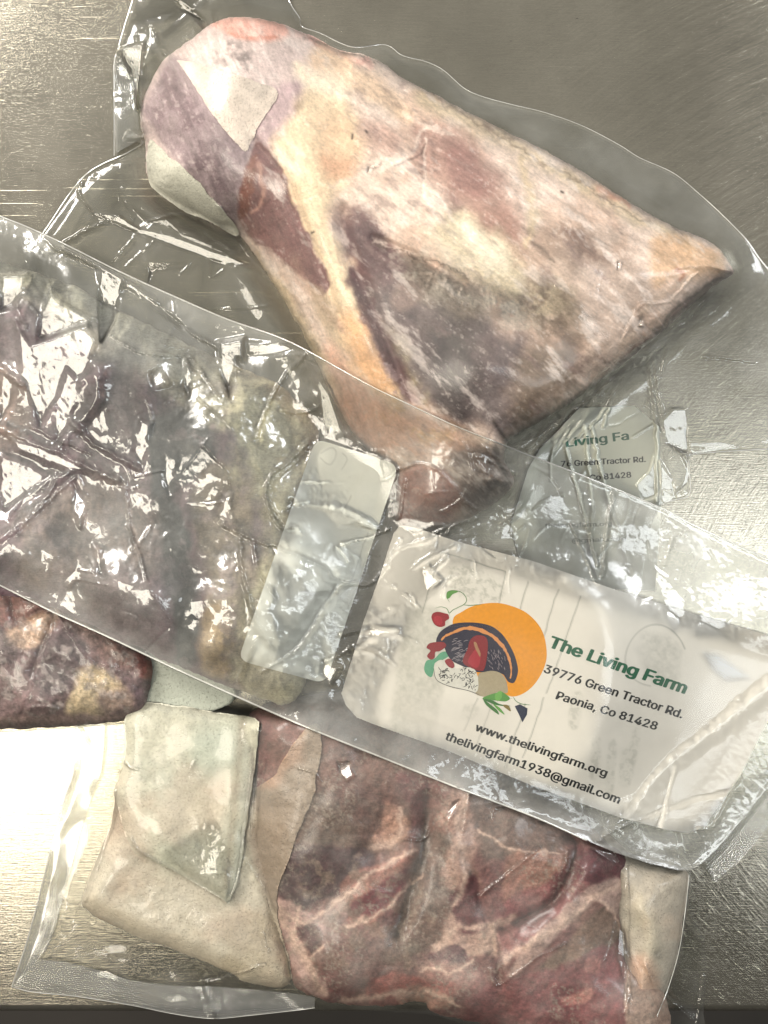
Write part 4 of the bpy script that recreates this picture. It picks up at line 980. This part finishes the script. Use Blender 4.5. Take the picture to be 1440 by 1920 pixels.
strokes("feather_marks", [[(x:=rs.uniform(740, 920)), ] and [(x, y:=rs.uniform(755, 960)), (x+8, y+14), (x+12, y+26)] for _ in range(48)], '#8d8088', 1.0, 4*e, card)
strokes("feather_marks", [[(x, 500+0.00035*(x-560)**2+rs.uniform(0, 18)), (x+14, 505+0.00035*(x-560)**2+rs.uniform(0, 18))] for x in range(320, 860, 26)], '#7a6c74', .9, 4*e, card)
flat_poly("turkey_head", [(560,670),(620,620),(700,622),(742,670),(742,800),(712,960),(665,985),(560,950),(488,900),(500,830),(535,760)], '#84141f', 5*e, card)
flat_poly("turkey_wattle", [(600,780),(640,760),(670,860),(640,950),(570,930),(540,880)], '#a52432', 6*e, card)
flat_poly("turkey_beak", [(600,690),(625,690),(645,740),(670,800),(665,840),(640,800),(615,750)], '#a87a58', 7*e, card)
flat_poly("tomato", [(160,430),(180,385),(230,372),(290,385),(335,400),(342,445),(305,470),(300,515),(245,530),(190,500)], '#8f1420', 2*e, card)
flat_poly("tomato", [(185,430),(230,412),(270,440),(270,495),(225,510),(188,475)], '#a81e2e', 3*e, card)
flat_poly("red_flower", [(110,745),(140,700),(220,685),(290,690),(312,730),(250,780),(200,790),(192,850),(150,868),(115,830),(150,775)], '#861420', 4*e, card)
flat_poly("white_bird", [(185,960),(200,905),(250,872),(300,885),(345,945),(430,960),(520,948),(600,965),(640,1040),(645,1170),(605,1212),(520,1185),(380,1155),(270,1115),(205,1065)], '#d8d4cc', 4*e, card)
sc_ = []
for _ in range(150):
    x = rs.uniform(225, 620); y = rs.uniform(960, 1190)
    if y > 1010+0.45*(x-225)+60 or (x < 460 and x > 330 and y < 1030) or (390 < x < 500 and y > 1080): continue
    a = rs.uniform(0, 6.28); L_ = rs.uniform(14, 45); sc_.append([(x, y), (x+L_*.5*math.cos(a)+6, y+L_*.5*math.sin(a)), (x+L_*math.cos(a+.5), y+L_*math.sin(a+.5))])
strokes("bird_feather_marks", sc_, '#141218', 1.2, 5*e, card)
strokes("bird_outline", [[(185,960),(205,1065),(270,1115),(380,1155),(520,1185),(610,1215),(670,1240)]], '#17151b', 1.0, 6*e, card)
flat_poly("bird_comb", [(300,880),(350,858),(390,900),(398,940),(372,958),(325,930)], '#8e1c28', 6*e, card)
for uv, c in (([(690,1272),(760,1235),(830,1215),(880,1200),(930,1225),(975,1270),(940,1300),(880,1300),(800,1290)], '#4f8f3a'), ([(690,1275),(790,1290),(870,1330),(980,1350),(900,1350),(800,1330)], '#2f6b2a'),
              ([(700,1280),(780,1340),(840,1390),(862,1440),(800,1400),(730,1340)], '#356f2c'), ([(800,1330),(870,1370),(920,1440),(860,1400)], '#5c9c40'), ([(900,1340),(960,1345),(985,1405),(940,1380)], '#7d6a2e'), ([(830,1220),(885,1195),(890,1260),(850,1300),(820,1270)], '#6aa84c')):
    flat_poly("leaf", uv, c, (4 if c != '#6aa84c' else 5)*e+rs.uniform(0, .4)*e, card)
flat_poly("dark_petal", [(1025,1352),(1080,1333),(1158,1375),(1152,1440),(1105,1522),(1075,1450)], '#141b3a', 3*e, card, smooth=False)
strokes("vine", [[(350,275),(320,220),(330,165),(400,150),(480,175),(522,230),(520,270),(490,300),(430,330),(380,355),(345,385),(320,340),(260,320),(200,335)], [(490,300),(560,305),(680,296)], [(345,385),(345,410)], [(1010,1255),(1040,1300),(1100,1330),(1190,1340)], [(930,1290),(1000,1270)]], '#3f7a34', 1.1, 3*e, card)
flat_poly("leaf", [(318,230),(325,170),(400,150),(435,165),(380,190),(345,230)], '#5f9448', 3.5*e, card)

# ------------------------------------------------------------------ bag A round the leg joint
bagA = empty("vacuum_packed_roast", 0, 0, 0, "large vacuum packed lamb leg joint with yellow fat, topmost in the photo", "packed meat", "vacuum packed meats on the steel table")
A_BAG = [(214,120),(222,88),(236,40),(252,-10),(270,-60),(545,-60),(541,0),(550,16),(562,34),(567,50),(600,62),(660,88),(722,84),(755,104),(800,116),(832,132),(870,165),(905,181),(960,196),(1022,211),(1092,236),(1160,271),(1200,296),(1262,324),(1312,364),(1360,408),(1400,450),(1425,486),(1470,540),(1520,600),(1520,838),(1440,842),(1300,852),(1292,870),(1293,925),(1262,938),(1240,947),(1215,1000),(1200,1110),(1000,1100),(960,1010),(800,1020),(700,1000),(560,740),(200,720),(30,500),(84,432),(158,330),(240,288),(268,270),(240,262),(252,245),(216,292)]
fG = Field(10, -60, 1530, 1130, 2)
def build_A_film():
    f = fG; X, Y = f.X, f.Y
    f.sd = f.sdf(np.array(A_BAG, float), None, 1.0, 40, 700)
    c = Field(-20, -90, 1560, 1160, 6); leg = np.where(fA.at(c.X, c.Y, fA.sd, -1) > 0, fA.at(c.X, c.Y), 0)
    for g in (gA1, gA2): leg = np.maximum(leg, np.where(g.at(c.X, c.Y, g.sd, -1) > 0, g.at(c.X, c.Y), 0))
    sup = np.maximum(leg, 0.0016); z = membrane(c, sup, (4, 3, 2), 0.0004); c.z = blur(z, 1, 1)
    s = c.at(X, Y)
    hard = np.where(fA.at(X, Y, fA.sd, -9) > 0, fA.at(X, Y), 0)
    for g in (gA1, gA2): hard = np.maximum(hard, np.where(g.at(X, Y, g.sd, -9) > 0, g.at(X, Y), 0))
    off = sstep(14, -14, fA.at(X, Y, fA.sd, -50))             # 1 where the film is off the meat
    z = np.maximum(s, hard+0.0004); z = blur(z, 8, 2)*(1-off)+blur(z, 1, 1)*off
    marg = sstep(0, 22, f.sd)
    ul = sstep(620, 440, X); lr = sstep(980, 1080, X)*sstep(560, 640, Y)
    z += off*marg*(0.0012*(1+fbm(X, Y, 120, 701, 2))*.8)
    z += blur(facets(f, 420, 0.0016, 702), 1, 1)*off*marg*np.maximum(ul, lr*.25)
    z += blur(facets(f, 2400, 0.00035, 703), 1, 1)*off*np.maximum(ul, lr*.25)
    F = [([(283,262),(240,285),(158,328)], 2.6, .0022), ([(158,328),(150,366),(175,400)], 2.4, .002), ([(120,455),(165,430),(222,405)], 2.4, .002), ([(240,260),(262,258),(285,250)], 3, .002), ([(262,215),(268,245),(262,275)], 2.5, .0022), ([(250,240),(275,248)], 2, .0015),
         ([(380,38),(350,18),(325,-5)], 2.5, .003), ([(395,20),(400,50)], 3, .0025), ([(310,100),(296,75),(290,50)], 2.5, .002), ([(255,70),(262,150),(258,215)], 2.2, .0012),
         ([(436,430),(455,470),(500,520),(545,590),(580,650),(600,680)], 1.8, .0016), ([(410,415),(436,412),(450,440)], 1.8, .0012), ([(280,415),(330,402),(375,410),(420,440)], 2, .0014), ([(365,405),(385,440),(430,470)], 2, .0014), ([(210,490),(265,430)], 1.4, .0007), ([(236,500),(305,435)], 1.4, .0007),
         ([(330,592),(400,580),(490,575),(515,560)], 1.8, .0009), ([(390,490),(395,520),(420,505)], 1.8, .0009),
         ([(720,292),(690,315),(650,345),(560,385),(480,440)], 2, .00035), ([(700,300),(600,345),(500,380)], 1.6, .0003), ([(800,245),(795,320),(798,400)], 1.6, .0002),
         ([(1310,508),(1262,560),(1230,568),(1200,570),(1185,600),(1165,640),(1140,670),(1100,720),(1060,775),(1040,830)], 3, .0014), ([(1240,625),(1180,660),(1110,712),(1085,760),(1050,810)], 2.4, .0018), ([(1170,700),(1130,730),(1090,790),(1060,830)], 3, .002),
         ([(1120,700),(1060,780),(1000,840),(960,880)], 3, .002), ([(1145,690),(1090,765),(1040,850)], 2, .0014), ([(1215,660),(1225,740),(1232,830),(1230,940)], 3.4, .0026), ([(1222,650),(1240,760),(1262,830),(1290,858)], 3, .002), ([(1098,800),(1102,860),(1110,960),(1105,1040)], 3, .0022), ([(1060,840),(1090,950),(1120,1080)], 3, .0018),
         ([(1318,668),(1370,672),(1418,681)], 1.7, .0012), ([(1364,530),(1352,570),(1320,598),(1240,620)], 1.5, .0014), ([(1360,540),(1342,576),(1310,592)], 1.3, .001), ([(1180,1060),(1130,900),(1110,800)], 3, .0016)]
    for k, (q, w, a) in enumerate(F): z += a*f.line(q, w, w*.6, warp=min(w*.6, 3), seed=740+k, wscale=14)
    z += creases(f, 26, 750, (230, 10, 380, 280), 50, .0009, 1.8)*off
    z += creases(f, 20, 751, (160, 300, 520, 640), 60, .0008, 1.8)*off
    for k, (q, w, a) in enumerate([([(1368,520),(1290,590),(1200,668),(1120,735),(1040,800),(960,850)], 2.6, .003), ([(1350,545),(1260,630),(1180,690),(1100,770),(1000,850)], 2.2, .0022), ([(1300,600),(1230,655),(1160,720),(1120,790),(1075,830)], 2.2, .002), ([(1190,690),(1150,740),(1130,800)], 2, .0016), ([(1250,650),(1240,700),(1215,760)], 2.4, .002), ([(1020,800),(990,850),(985,905)], 2.4, .002), ([(1060,790),(1035,850),(1030,900)], 2, .0016)]): z += a*f.line(q, w, w*.7, warp=3, seed=780+k, wscale=22)*np.maximum(off, .3)
    z += creases(f, 26, 752, (960, 680, 1260, 1000), 80, .0010, 2.2, ang=2.2)*off
    z += creases(f, 10, 753, (440, 380, 600, 500), 60, .0003, 1.5, ang=-.5)
    z += creases(f, 34, 754, (860, 500, 1130, 630), 18, .0004, 1.4)
    G = [([(222,92),(272,78),(262,160),(261,215),(256,200),(250,150)], 0), ([(215,188),(222,188),(232,205),(225,204)], 0), ([(172,398),(222,402),(262,428),(320,440),(400,470),(470,495),(440,498),(380,482),(315,458),(262,438),(215,418)], 0), ([(325,-5),(345,0),(385,35),(378,40),(345,20)], 0),
         ([(595,705),(618,735),(650,830),(618,815),(605,800),(600,760)], 0), ([(1240,790),(1262,765),(1288,765),(1292,850),(1270,840),(1250,830)], 2), ([(1192,908),(1217,884),(1227,850),(1231,930),(1206,938)], 2), ([(1270,925),(1293,905),(1292,865),(1276,850),(1288,880)], 2), ([(1236,860),(1262,900),(1268,935),(1245,945),(1238,905)], 2),
         ([(690,312),(712,304),(705,312),(688,322)], 0), ([(1158,490),(1165,490),(1163,505),(1156,505)], 1), ([(1198,595),(1206,590),(1206,612),(1198,612)], 1), ([(175,325),(182,328),(180,333),(174,332)], 0), ([(182,405),(200,412),(200,418),(184,416)], 0)]
    for k, (q, lp) in enumerate(G): z = glint(f, z, q, ("window_light", "ceiling_light", "doorway_light")[lp], 1.8, 1.0, 0.0, 60+k)
    # crackled glints where the film clings to frosty fat
    fr = np.maximum(f.mask([(760,460),(850,500),(960,540),(1080,590),(1060,620),(960,600),(860,600),(780,540)], 30), f.mask([(1010,520),(1090,560),(1080,620),(1020,590)], 16))
    z += 0.00034*ridged(X, Y, 16, 760, 2)*fr*np.clip(fbm(X, Y, 40, 762, 2)+.3, 0, 1)+0.00008*fbm(X, Y, 6, 761, 2)*fr
    z = np.maximum(z, 0.0006); z = np.maximum(z, np.where(hard > 0, hard-.0010, 0)); fA.z = np.minimum(fA.z, np.where(fA.sd > 2, f.at(fA.X, fA.Y, z)-.0002, fA.z))
    inB = fF.at(X, Y, fF.sd, -50) > 0
    z = np.where(inB, np.minimum(z, np.maximum(fF.at(X, Y)-0.0012, hard+.0002)), z)
    f.z = z; gm = np.zeros_like(X)
    for q, lp in G: gm = np.maximum(gm, f.mask(np.array(q, float), 6, smooth=False))
    film_col(f, np.clip(.5+.4*fbm(X, Y, 140, 771, 4)+.8*off*sstep(700, 900, X)+.3*off+1.2*off*sstep(1150, 1260, X)*sstep(570, 700, Y), .1, 4), np.clip(.34+.45*off+.6*gm+.45*fr, 0, 1), .11*(1-off)*(1-gm)*(1-.8*fr)+.02)
build_A_film()
under_paper(fA); under_paper(fG)
fA.z = np.where(fF.at(fA.X, fA.Y, fF.sd, -50) > 0, np.minimum(fA.z, lowB(fA.X, fA.Y)-0.0012), fA.z)
for g in (gA1, gA2):
    g.z = np.minimum(g.z, fG.at(g.X, g.Y)-.0002)
    fA.z = np.where(g.at(fA.X, fA.Y, g.sd, -1) > 0, np.minimum(fA.z, g.at(fA.X, fA.Y)-.0004), fA.z)
field_mesh("meat", fA, M_leg, bagA, skirt=0.0008)
for g in (gA1, gA2): field_mesh("bone_guard", g, M_guard, bagA)
field_mesh("bag_film", fG, M_film, bagA)
filmA = lambda x, y: fG.at(x, y)
inner = lambda dx, dy: (lambda x, y: np.maximum(fG.at(x+dx, y+dy), 0.0006))
ribbon("bag_edge", A_BAG[6:31], 2.2, inner(-4, 5), M_edge, bagA, 0.0003, smooth=True)
ribbon("bag_edge", [(214,292),(214,200),(214,120),(222,88),(236,40),(252,-10)], 1.8, inner(4, 0), M_edge, bagA, 0.0002)
ribbon("bag_edge", [(60,462),(84,432),(158,330),(240,286),(270,268)], 2.2, inner(4, 4), M_edge, bagA, 0.0003)
ribbon("bag_edge", [(1520,838),(1440,842),(1300,852),(1292,870),(1293,925),(1262,938),(1240,947)], 2.2, inner(-3, -4), M_edge, bagA, 0.0003)
# the printed card in the tail of this bag, its writing blurred by the folded film
fT = Field(940, 740, 1260, 1120, 2); fT.sd = fT.sdf(np.array([(1012,842),(1086,765),(1190,761),(1236,800),(1241,940),(1228,1108),(985,1095),(958,985),(990,880)], float))
fT.z = np.minimum(0.0042+0*fT.X, fG.at(fT.X, fT.Y)-0.0004); fT.z = np.maximum(fT.z, 0.0004)
fT.col = np.zeros(fT.X.shape+(3,)); fT.col[:] = srgb('#dcded3')
tcard = field_mesh("printed_card", fT, M_card, bagA); tz = lambda x, y: np.maximum(fT.at(x, y), .001)
M_tgreen = plain_mat("faded_green_ink", '#2f5f4e', rough=0.6, noise=0.4, scale=700)
M_tblack = plain_mat("faded_black_ink", '#22242a', rough=0.6, noise=0.4, scale=700)
M_tgrey = plain_mat("blurred_grey_ink", '#8f948c', rough=0.6, noise=0.4, scale=500)
lettering("lettering", "Living Fa", (1062,838), (1180,824), 22, tz, M_tgreen, tcard)
lettering("lettering", "76 Green Tractor Rd.", (1052,875), (1211,866), 15, tz, M_tblack, tcard)
lettering("lettering", "Co 81428", (1106,901), (1184,895), 15, tz, M_tblack, tcard)
lettering("lettering", "thelivingfarm.org", (1022,990), (1148,986), 12, tz, M_tgrey, tcard)
lettering("lettering", "@gmail.com", (1072,1018), (1174,1014), 12, tz, M_tgrey, tcard)

# ------------------------------------------------------------------ bag D at the bottom
bagD = empty("vacuum_packed_chops", 0, 0, 0, "vacuum packed marbled red chops with pale bone guards below the printed card", "packed meat", "vacuum packed meats on the steel table")
D_BAG = [(141,1345),(139,1440),(120,1500),(100,1570),(78,1660),(52,1760),(22,1850),(60,1860),(140,1868),(240,1884),(330,1902),(400,1910),(470,1904),(560,1894),(640,1892),(800,1900),(940,1940),(1100,2000),(1340,2000),(1318,1900),(1326,1830),(1320,1760),(1290,1700),(1292,1640),(1280,1560),(1100,1400),(900,1300),(600,1250),(300,1290),(230,1330)]
fH = Field(10, 1240, 1350, 2010, 2)
def build_D_film():
    f = fH; X, Y = f.X, f.Y
    f.sd = f.sdf(np.array(D_BAG, float), None, 1.0, 40, 800)
    c = Field(-20, 1210, 1380, 2040, 6); sup = np.full(c.X.shape, .0008)
    hard = np.zeros_like(X); G_ = (fD, gD1, gD2, gD3)
    for g in G_:
        sup = np.maximum(sup, np.where(g.at(c.X, c.Y, g.sd, -1) > 0, g.at(c.X, c.Y), 0)); hard = np.maximum(hard, np.where(g.at(X, Y, g.sd, -1) > 0, g.at(X, Y), 0))
    z = membrane(c, sup, (3, 2, 1), .0003); c.z = z; s = c.at(X, Y)
    onmeat = blur((hard > 0.002).astype(float), 4, 1); off = 1-onmeat
    z = np.maximum(s, hard+.0005); z = blur(z, 4, 2)*onmeat+blur(z, 1, 1)*off
    marg = sstep(0, 16, f.sd)
    z += off*marg*.0010*(1+fbm(X, Y, 90, 801, 2))
    z += blur(facets(f, 500, .0006, 802), 1, 1)*off*marg
    z += blur(facets(f, 900, .0009, 804), 1, 1)*onmeat*sstep(560, 640, X)*sstep(-.1, .5, fbm(X, Y, 110, 805, 2))
    F = [([(484,1368),(478,1430),(462,1530),(448,1640),(428,1690)], 2.2, .0016), ([(498,1420),(478,1480),(470,1580)], 1.8, .001), ([(245,1568),(260,1595),(300,1618),(360,1652),(425,1692)], 2, .0014), ([(232,1428),(245,1440),(258,1442)], 1.8, .0012), ([(458,1610),(490,1660),(508,1700)], 1.8, .001),
         ([(492,1750),(498,1775),(505,1785)], 1.6, .001), ([(216,1340),(205,1380),(212,1450),(214,1500),(190,1600),(160,1690)], 2.4, .001), ([(380,1860),(382,1845),(430,1830),(495,1808)], 2.6, .002), ([(380,1845),(390,1880),(405,1908)], 4, .003), ([(560,1440),(590,1450),(602,1465)], 1.8, .001),
         ([(735,1568),(790,1575),(812,1545)], 2.5, .0018), ([(1065,1595),(1058,1625),(1046,1650)], 1.6, .0012), ([(920,1840),(925,1838),(932,1844)], 2, .0012), ([(918,1815),(925,1840),(940,1845),(1000,1800),(1060,1770)], 2.2, .0012), ([(922,1540),(925,1520),(945,1515)], 2, .0012),
         ([(1155,1730),(1145,1770),(1135,1800)], 1.8, .0012), ([(1175,1600),(1175,1700),(1172,1800),(1176,1900)], 2.2, .0010), ([(1210,1810),(1240,1860),(1300,1912)], 2, .0018), ([(1232,1850),(1305,1910)], 1.4, .0012), ([(1318,1830),(1312,1880),(1305,1930)], 1.8, .0014), ([(1170,1900),(1180,1860),(1178,1820)], 2, .0012), ([(1180,1850),(1185,1880)], 2, .001),
         ([(900,1680),(1000,1600),(1010,1590)], 3, .0014), ([(880,1480),(872,1540),(868,1560)], 2.4, .0014)]
    for k, (q, w, a) in enumerate(F): z += a*f.line(q, w, w*.6, warp=min(w*.5, 2), seed=840+k, wscale=14)
    pf = f.mask([(305,1600),(330,1580),(400,1540),(425,1590),(430,1650),(426,1690),(400,1670),(350,1640)], 8)
    z += pf*(.00040*ridged(X, Y, 20, 850, 2)+.00006*fbm(X, Y, 9, 851, 2))
    z += .00004*fbm(X, Y, 8, 853, 3)*onmeat
    z += creases(f, 34, 852, (560, 1400, 1280, 1900), 40, .0006, 1.6)*onmeat
    G = [([(170,1822),(200,1817),(228,1838),(222,1842),(190,1832)], 0), ([(632,1430),(655,1428),(665,1455),(650,1465),(635,1448)], 1), ([(832,1530),(850,1505),(862,1500),(842,1545)], 1), ([(1158,1730),(1170,1745),(1174,1790),(1166,1830),(1156,1800)], 2), ([(1228,1790),(1236,1782),(1238,1795),(1230,1794)], 2), ([(358,1430),(368,1420),(366,1430),(360,1442)], 0), ([(1108,1590),(1150,1598),(1165,1625),(1130,1608)], 2)]
    for k, (q, lp) in enumerate(G): z = glint(f, z, q, ("window_light", "ceiling_light", "doorway_light")[lp], 2.5, .9, 0, 90+k)
    z = np.maximum(z, np.maximum(hard-.0012*(hard > 0), .0006))
    for g in G_: g.z = np.where(g.sd > 2, np.minimum(g.z, f.at(g.X, g.Y, z)-.0002), g.z)
    gm = np.zeros_like(X)
    for q, lp in G: gm = np.maximum(gm, f.mask(np.array(q, float), 6, smooth=False))
    ln = np.zeros_like(X)
    for q, w, a in F: ln = np.maximum(ln, f.line(q, w*1.6))
    film_col(f, np.clip(1+.7*fbm(X, Y, 90, 861, 4), .2, 3)*(.35+.65*onmeat), np.clip(.30+.25*off+.6*gm+.5*ln+.5*pf+.12*sstep(560, 470, X), 0, 1), (.05+.10*sstep(470, 560, X))*onmeat*(1-gm)*(1-ln)*(1-pf)+.02)
    inB = fF.at(X, Y, fF.sd, -50) > 0
    f.z = np.where(inB, np.minimum(z, fF.at(X, Y, fF.low)-.0010), z)
build_D_film()
inBf = lambda f: fF.at(f.X, f.Y, fF.sd, -50) > 0
for f_ in (fD, gD1, gD2, gD3, fH): under_paper(f_)
for f_ in (fD, gD1, gD2, gD3, fC): f_.z = np.where(inBf(f_), np.minimum(f_.z, lowB(f_.X, f_.Y)-.0014), f_.z)
field_mesh("meat", fD, M_chop, bagD, skirt=.0006)
for g in (gD1, gD2, gD3): field_mesh("bone_guard", g, M_guard, bagD, skirt=.0006 if g is not gD2 else None)
field_mesh("bag_film", fH, film_mat("frosted_clear_film", haze=.05, tint=(.95, .95, .93), rough=.05, gain=.85), bagD)
zD = lambda x, y: np.maximum(fH.at(x, y), .0008)

def seal_strip(name, a, b, zf, mat, parent, lift=.0004, n=60, m=10):
    """a strip between two edge lines"""
    A = smooth_line(a, 8); B = smooth_line(b, 8)
    def res(P, n):
        d = np.r_[0, np.cumsum(np.linalg.norm(np.diff(P, axis=0), axis=1))]; t = np.linspace(0, d[-1], n)
        return np.stack([np.interp(t, d, P[:, 0]), np.interp(t, d, P[:, 1])], 1), d[-1]
    A, la = res(A, n); B, lb = res(B, n); V = []; UV = []
    for i in range(n):
        for j in range(m):
            p = A[i]+(B[i]-A[i])*j/(m-1); V.append(unproj(p[0], p[1], float(zf(p[0], p[1]))+lift))
            UV.append((i/(n-1)*(la+lb)/2/3.2, np.linalg.norm(B[i]-A[i])*j/(m-1)/3.2))
    Q = [(i*m+j, (i+1)*m+j, (i+1)*m+j+1, i*m+j+1) for i in range(n-1) for j in range(m-1)]
    return link(name, mesh_from(name, V, Q, True, None, UV), mat, parent)
seal_strip("seal_strip", [(141,1356),(139,1440),(120,1500),(100,1570),(78,1660),(52,1760),(24,1846)], [(196,1356),(190,1440),(166,1510),(148,1570),(124,1660),(96,1760),(70,1800)], zD, seal_mat("embossed_side_seal", 1.0, 60, .11), bagD)
seal_strip("seal_strip", [(24,1848),(60,1859),(140,1867),(240,1883),(330,1901),(400,1909),(470,1903),(560,1893),(590,1890)], [(62,1798),(110,1802),(170,1815),(240,1836),(330,1848),(400,1850),(470,1855),(545,1862),(590,1870)], zD, M_seal, bagD)
ribbon("bag_edge", [(141,1350),(139,1440),(120,1500),(100,1570),(78,1660),(52,1760),(22,1850)], 1.8, lambda x, y: zD(x+4, y), M_edge, bagD, .0002)
ribbon("bag_edge", [(22,1850),(60,1860),(140,1868),(240,1884),(330,1902),(400,1910),(470,1904),(560,1894),(590,1890)], 1.8, lambda x, y: zD(x, y-4), M_edge, bagD, .0002)
ribbon("bag_edge", [(1292,1640),(1286,1700),(1274,1780),(1254,1850),(1232,1905)], 2.0, lambda x, y: zD(x-3, y), M_edge, bagD, .0002)

seal_strip("seal_strip", [(216,288),(215,200),(215,122),(223,90)], [(262,262),(258,205),(258,140),(266,92)], lambda x, y: np.maximum(fG.at(x, y), .0008), seal_mat("crimped_side_seal", 60, 1.0, .10), bagA)
# seal at the right end of the middle bag
seal_strip("seal_strip", [(1310,1600),(1350,1560),(1400,1500),(1460,1430)], [(1340,1655),(1390,1610),(1440,1550),(1500,1480)], lambda x, y: np.maximum(fF.at(x, y), .0015)*0+.0022, seal_mat("fine_mesh_seal", 1.1, 1.1, .10), bagB, lift=.0004)

# ------------------------------------------------------------------ bag C
bagC = empty("vacuum_packed_chop", 0, 0, 0, "dark purple vacuum packed chop half hidden under the crumpled bag at left", "packed meat", "vacuum packed meats on the steel table")
fI = Field(-110, 1030, 330, 1392, 2); fI.sd = fI.sdf(smooth_poly([(-100,1040),(200,1080),(310,1180),(315,1300),(290,1350),(230,1358),(60,1371),(-100,1378)], 3), None, 1, 30, 900)
hc = np.where(fC.at(fI.X, fI.Y, fC.sd, -1) > 0, fC.at(fI.X, fI.Y), 0)
fI.z = blur(np.maximum(hc+.0006, .0010), 3, 2)+.0002*ridged(fI.X, fI.Y, 36, 901, 2)+.00006*fbm(fI.X, fI.Y, 9, 902, 2); film_col(fI, .8, .42, .10)
for k, (q, w, a) in enumerate([([(20,1115),(32,1172)], 1.8, .0014), ([(45,1170),(60,1155),(88,1143)], 1.6, .0012), ([(107,1155),(140,1200),(175,1245),(200,1275)], 1.8, .0012), ([(100,1170),(80,1220),(60,1280)], 1.5, .0008), ([(205,1200),(230,1235),(250,1250),(272,1278),(295,1302)], 2.6, .0022), ([(300,1315),(340,1325),(358,1330)], 1.5, .001), ([(60,1280),(40,1320),(30,1345)], 3, .0012), ([(50,1330),(90,1325),(120,1335)], 4, .0014)]):
    fI.z += a*fI.line(q, w, w*.7, warp=1.5, seed=910+k, wscale=10)
fI.z += creases(fI, 26, 903, (-20, 1120, 280, 1350), 40, .0007, 1.6)
fI.z = np.where(inBf(fI), np.minimum(fI.z, lowB(fI.X, fI.Y)-.0006), fI.z)
fC.z = np.where(fC.sd > 2, np.minimum(fC.z, fI.at(fC.X, fC.Y)-.0002), fC.z)
field_mesh("meat", fC, M_chop, bagC, skirt=.0006)
field_mesh("bag_film", fI, M_film, bagC)
gC = Field(220, 1130, 470, 1360, 2); gC.sd = gC.sdf(smooth_poly([(255,1150),(330,1180),(380,1240),(440,1290),(430,1320),(380,1336),(300,1330),(264,1334),(246,1300),(250,1220)], 3), None, 2, 20, 951)  # guard pad, widened to the right so its grey covers brightly reflecting steel
gC.z = np.minimum(.010+.006*dome(gC.sd, 40, .6)+.0006*fbm(gC.X, gC.Y, 40, 952, 3), lowB(gC.X, gC.Y)*np.where(inBf(gC), 1, 9)-.0014*inBf(gC)); gC.z = np.maximum(gC.z, .001)
gC.col = np.zeros(gC.X.shape+(3,)); gC.col[:] = srgb('#9fa396'); gC.z = np.minimum(gC.z, .012); field_mesh("bone_guard", gC, M_guard, bagC, skirt=.0006)
ribbon("bag_edge", [(-100,1376),(60,1369),(230,1356),(280,1345)], 2.0, lambda x, y: np.maximum(fI.at(x, y-4), .001), M_edge, bagC, .0002)

# ------------------------------------------------------------------ put each pack's handle at its own base
from mathutils import Matrix
for e_, (px, py) in ((bagA, (820, 430)), (bagB, (700, 1050)), (bagC, (120, 1250)), (bagD, (700, 1650))):
    x, y, _ = unproj(px, py, 0); e_.location = (x, y, 0)
    for ch in e_.children: ch.matrix_parent_inverse = Matrix.Translation((-x, -y, 0))
